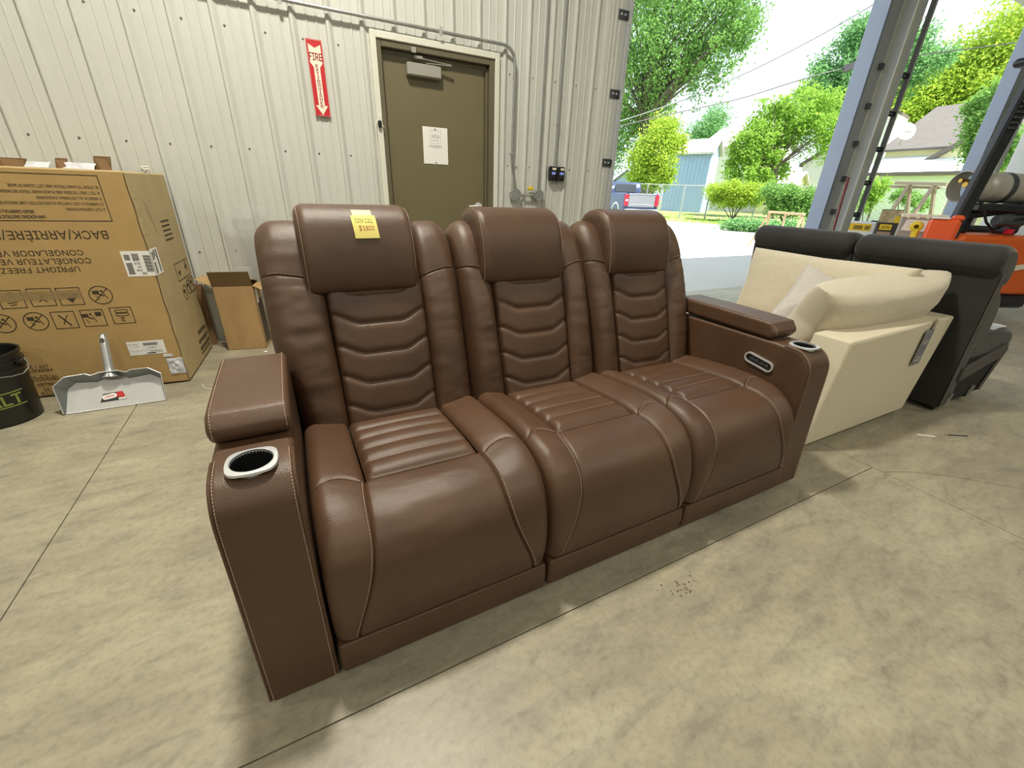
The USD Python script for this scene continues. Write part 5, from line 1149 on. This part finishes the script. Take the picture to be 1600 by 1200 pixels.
part('rear_window', [kb((.30, 2.085, 1.40), (1.50, 2.115, 1.80), .02)], glass_dark, pk); part('side_window', [kb((-.06, 2.3, 1.40), (-.03, 3.1, 1.78), .02)], glass_dark, pk)
part('hood', [kb((0, 3.9, .5), (1.8, 5.3, 1.2), .08)], truck_blue, pk)
for x in (.08, 1.72):
    for y in (.95, 4.5):
        part('wheel', xf(lathe([(0, -.11), (.2, -.12), (.34, -.12), (.40, -.08), (.40, .08), (.34, .12), (.2, .12), (0, .11)], 24), tO_ + tr_ * x + tu * y + [0, 0, .40], tu, Z3, tr_), rubber, pk, 30)
part('wheel_arch', xf(lathe([(.42, -.02), (.50, -.02), (.50, .03), (.42, .03), (.42, -.02)], 24), tO_ + tr_ * -.06 + tu * .95 + [0, 0, .42], tu, Z3, tr_), chrome, pk, 30)
part('number_plate', [kb((.78, -.18, .47), (1.08, -.16, .58), .005)], sign_white, pk)

# houses and sheds: each built square to its own wall line
def house(name, label, u0, u1, d0, d1, zwall, depth, wallm, roofm, gable_front=False, rise=1.2, over=.25, cat='house'):
    A, B = on_ray(u0, 300, d0), on_ray(u1, 300, d1); A[2] = B[2] = 0
    x = unit(B - A); y = np.array([-x[1], x[0], 0]); 
    if y @ A < 0: y = -y
    w = np.linalg.norm(B - A); t = thing(name, label, cat, (A + B) / 2)
    part('wall', xf(cbox((0, 0, -.1), (w, depth, zwall), .01), A, x, y, Z3), wallm, t)
    if gable_front == 'slope':
        part('gable', poly_prism([(0, zwall - .02), (w, zwall - .02), (w, zwall + rise)], depth, A, x, Z3, y), wallm, t)
        g = rise / w; part('roof', poly_prism([(-over, zwall - over * g), (w, zwall + rise), (w, zwall + rise + .25), (-over, zwall - over * g + .25)], depth + over * 2, A - y * over, x, Z3, y), roofm, t)
    elif gable_front:
        part('gable', poly_prism([(0, zwall - .01), (w, zwall - .01), (w / 2, zwall + rise)], depth, A, x, Z3, y), wallm, t)
        for s in (0, 1):
            e = np.array([-over, zwall - over * rise / (w / 2)]) if s == 0 else np.array([w + over, zwall - over * rise / (w / 2)])
            P = [e, (w / 2, zwall + rise), (w / 2, zwall + rise + .12), (e[0], e[1] + .12)]
            part('roof', poly_prism(P, depth + over * 2, A - y * over, x, Z3, y), roofm, t)
    else:
        P = [(-over, zwall - .05), (depth / 2, zwall + rise), (depth + over, zwall - .05), (depth + over, zwall + .07), (depth / 2, zwall + rise + .12), (-over, zwall + .07)]
        part('roof', poly_prism(P, w + 2 * over, A - x * over, y, Z3, x), roofm, t)
        part('gable', poly_prism([(0, zwall - .05), (depth, zwall - .05), (depth / 2, zwall + rise - .05)], w, A, y, Z3, x), wallm, t)
    return t, A, x, y, w
h1, A, x, y, w = house('blue_shed', 'weathered pale blue shed behind the fence', 1036, 1100, 40, 39, 4.35, 2.2, shed_blue, roof_pale, rise=1.0, cat='shed')
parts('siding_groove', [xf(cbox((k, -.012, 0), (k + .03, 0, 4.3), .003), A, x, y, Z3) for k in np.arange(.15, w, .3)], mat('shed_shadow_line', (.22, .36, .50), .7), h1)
h1b, A, x, y, w = house('blue_shed', 'small pale blue barn-roofed shed far left behind the pickup truck', 960, 994, 58, 57, 2.95, 3, shed_blue, roof_grey, True, rise=1.0, cat='shed')
h2, A, x, y, w = house('grey_roof_house', 'distant house with a pale grey roof behind the blue shed', 1080, 1165, 50, 47, 5.6, 7, siding_white, roof_pale, rise=2.0)
h3, A, x, y, w = house('white_house', 'white house with a rising roof edge, partly hidden by the grey pier', 1243, 1352, 50, 48.5, 4.3, 5, siding_white, fascia, 'slope', rise=3.6)
parts('window', [xf(cbox((1.0 + 2.2 * k, -.03, 1.2), (2.0 + 2.2 * k, .0, 2.3), .01), A, x, y, Z3) for k in (0,)], glass_dark, h3)
h4, A, x, y, w = house('garden_gazebo', 'little cream garden building under the leaning tree', 1186, 1238, 44, 43, 2.45, 2.2, siding_cream, roof_pale, rise=.9, cat='shed')
parts('window', [xf(cbox((.5 + 1.1 * k, -.03, .9), (1.2 + 1.1 * k, 0, 1.7), .01), A, x, y, Z3) for k in range(2)], glass_dark, h4)
h5, A, x, y, w = house('cream_house', 'cream house with a grey shingle roof and a satellite dish', 1362, 1640, 37, 34, 4.2, 8, siding_cream, roof_grey, rise=2.6)
for k in range(9): part('siding_board', xf(cbox((5, -.012, .3 + k * .36), (w, 0, .32 + k * .36), .003), A, x, y, Z3), mat('siding_line', (.50, .46, .25), .7) if k == 0 else UsdShade.Material.Get(stage, '/World/Looks/siding_line'), h5)
part('porch_roof', xf(poly_prism([(-2.2, 2.85), (-2.2, 2.93), (.1, 3.95), (.1, 3.85)], 5.0, (0, 0, 0), Y3, Z3, X3), A, x, y, Z3), siding_white, h5, label='white lean-to roof')
part('porch_fascia', xf(cbox((-.1, -2.26, 2.76), (5.1, -2.2, 2.93), .01), A, x, y, Z3), fascia, h5)
part('porch_wall', xf(cbox((0, -1.9, 0), (4.7, -1.8, 2.75), .01), A, x, y, Z3), siding_mint, h5)
part('front_gable', xf(poly_prism([(2.6, 3.0), (6.2, 3.0), (6.2, 3.6), (4.4, 4.75), (2.6, 3.6)], .4, (0, -.45, 0), X3, Z3, Y3), A, x, y, Z3), siding_cream, h5)
parts('gable_trim', [xf(beam((2.45, -.52, 3.55), (4.4, -.52, 4.82), .22, .25, Y3), A, x, y, Z3), xf(beam((4.4, -.52, 4.82), (6.35, -.52, 3.55), .22, .25, Y3), A, x, y, Z3)], fascia, h5)
dc = on_ray(1416, 205, 34.0)
ds = thing('satellite_dish', 'white satellite dish on the grey shingle roof of the cream house', 'dish', dc)
dn = unit([-.62, -.74, .25]); du, dv, dn = frame(dn, (1, 0, 0))
part('dish', xf(lathe([(0, -.06), (.22, -.045), (.42, .0), (.44, .02), (.42, .015), (.22, -.03), (0, -.045)], 28), dc, du, dv, dn), siding_white, ds, 40)
part('feed_arm', [tube([dc, dc + dn * .45 - [0, 0, .2]], .03, 6), tube([dc - dn * .05, dc - [0, 0, .6] - dn * .2], .04, 6)], grey_bin, ds)
# patio frame beside the cream house
pf0, pf1 = on_ray(1400, 286, 21.5), on_ray(1480, 288, 20.5)
pt_ = thing('timber_swing_frame', 'dark timber swing frame in front of the cream house', 'frame', ((pf0 + pf1) / 2) * [1, 1, 0] + [0, 0, gz(*((pf0 + pf1) / 2)[:2])])
part('beam', beam(pf0, pf1, .12, .10), wood_grey, pt_); part('beam', beam(pf0 + [.2, .2, -.1], pf1 + [.2, .2, -.1], .10, .08), wood_grey, pt_)
dd = unit(pf1 - pf0); nn_ = unit(np.cross(dd, Z3))
for s in (.3, .78):
    c_ = pf0 + (pf1 - pf0) * s
    for sg in (-1, 1):
        e = c_ + nn_ * .7 * sg; e[2] = gz(e[0], e[1]); part('leg', beam(c_, e, .10, .08), wood_grey, pt_)
# pale timber trestle
a0, a1 = on_ray(1202, 331, 14.6), on_ray(1257, 335, 14.0)
ts_ = thing('timber_trestle', 'pale timber trestle table standing on the pavement before the lawn', 'trestle', ((a0 + a1) / 2) * [1, 1, 0])
part('top_board', beam(a0, a1, .10, .06), wood_pale, ts_)
ddx = unit(a1 - a0); n2 = unit(np.cross(ddx, Z3))
for s, sp in ((.04, -.28), (.04, .28), (.5, 0), (.95, -.28), (.95, .28)):
    c_ = a0 + (a1 - a0) * s; e = c_ - ddx * (.22 if s < .2 else -.1) * (s != .5) + n2 * sp; e[2] = 0.0
    part('leg', beam(c_, e, .055, .04), wood_pale, ts_)
# overhead lines
for nm, lb, pts_, r_ in (('power_line', 'thin power line crossing high in front of the white sky', [R_(940, 195, 34), R_(1120, 135, 36), R_(1300, 45, 38), R_(1420, -30, 38)], .022),
                         ('power_line', 'thick power line with a black splice box left of the grey pier', [R_(930, 206, 27), R_(1010, 187, 28), R_(1080, 171, 29), R_(1160, 153, 31), R_(1240, 128, 32), R_(1330, 104, 33), R_(1410, 90, 34), R_(1500, 78, 34), R_(1640, 60, 34)], .026),
                         ('power_line', 'pale service line in front of the big shade tree', [R_(940, 198, 26), R_(1010, 176, 33), R_(1085, 150, 42)], .022)):
    t = thing(nm, lb, 'cable', pts_[0]); part('cable', tube(CubicSpline(np.arange(len(pts_)), np.array(pts_))(np.linspace(0, len(pts_) - 1, 24)), r_, 5), wire_mat if 'pale' not in lb else fence_mat, t)
    if 'splice' in lb: part('splice_box', beam(R_(1318, 108, 32.9), R_(1336, 102, 33), .32, .32), wire_mat, t)
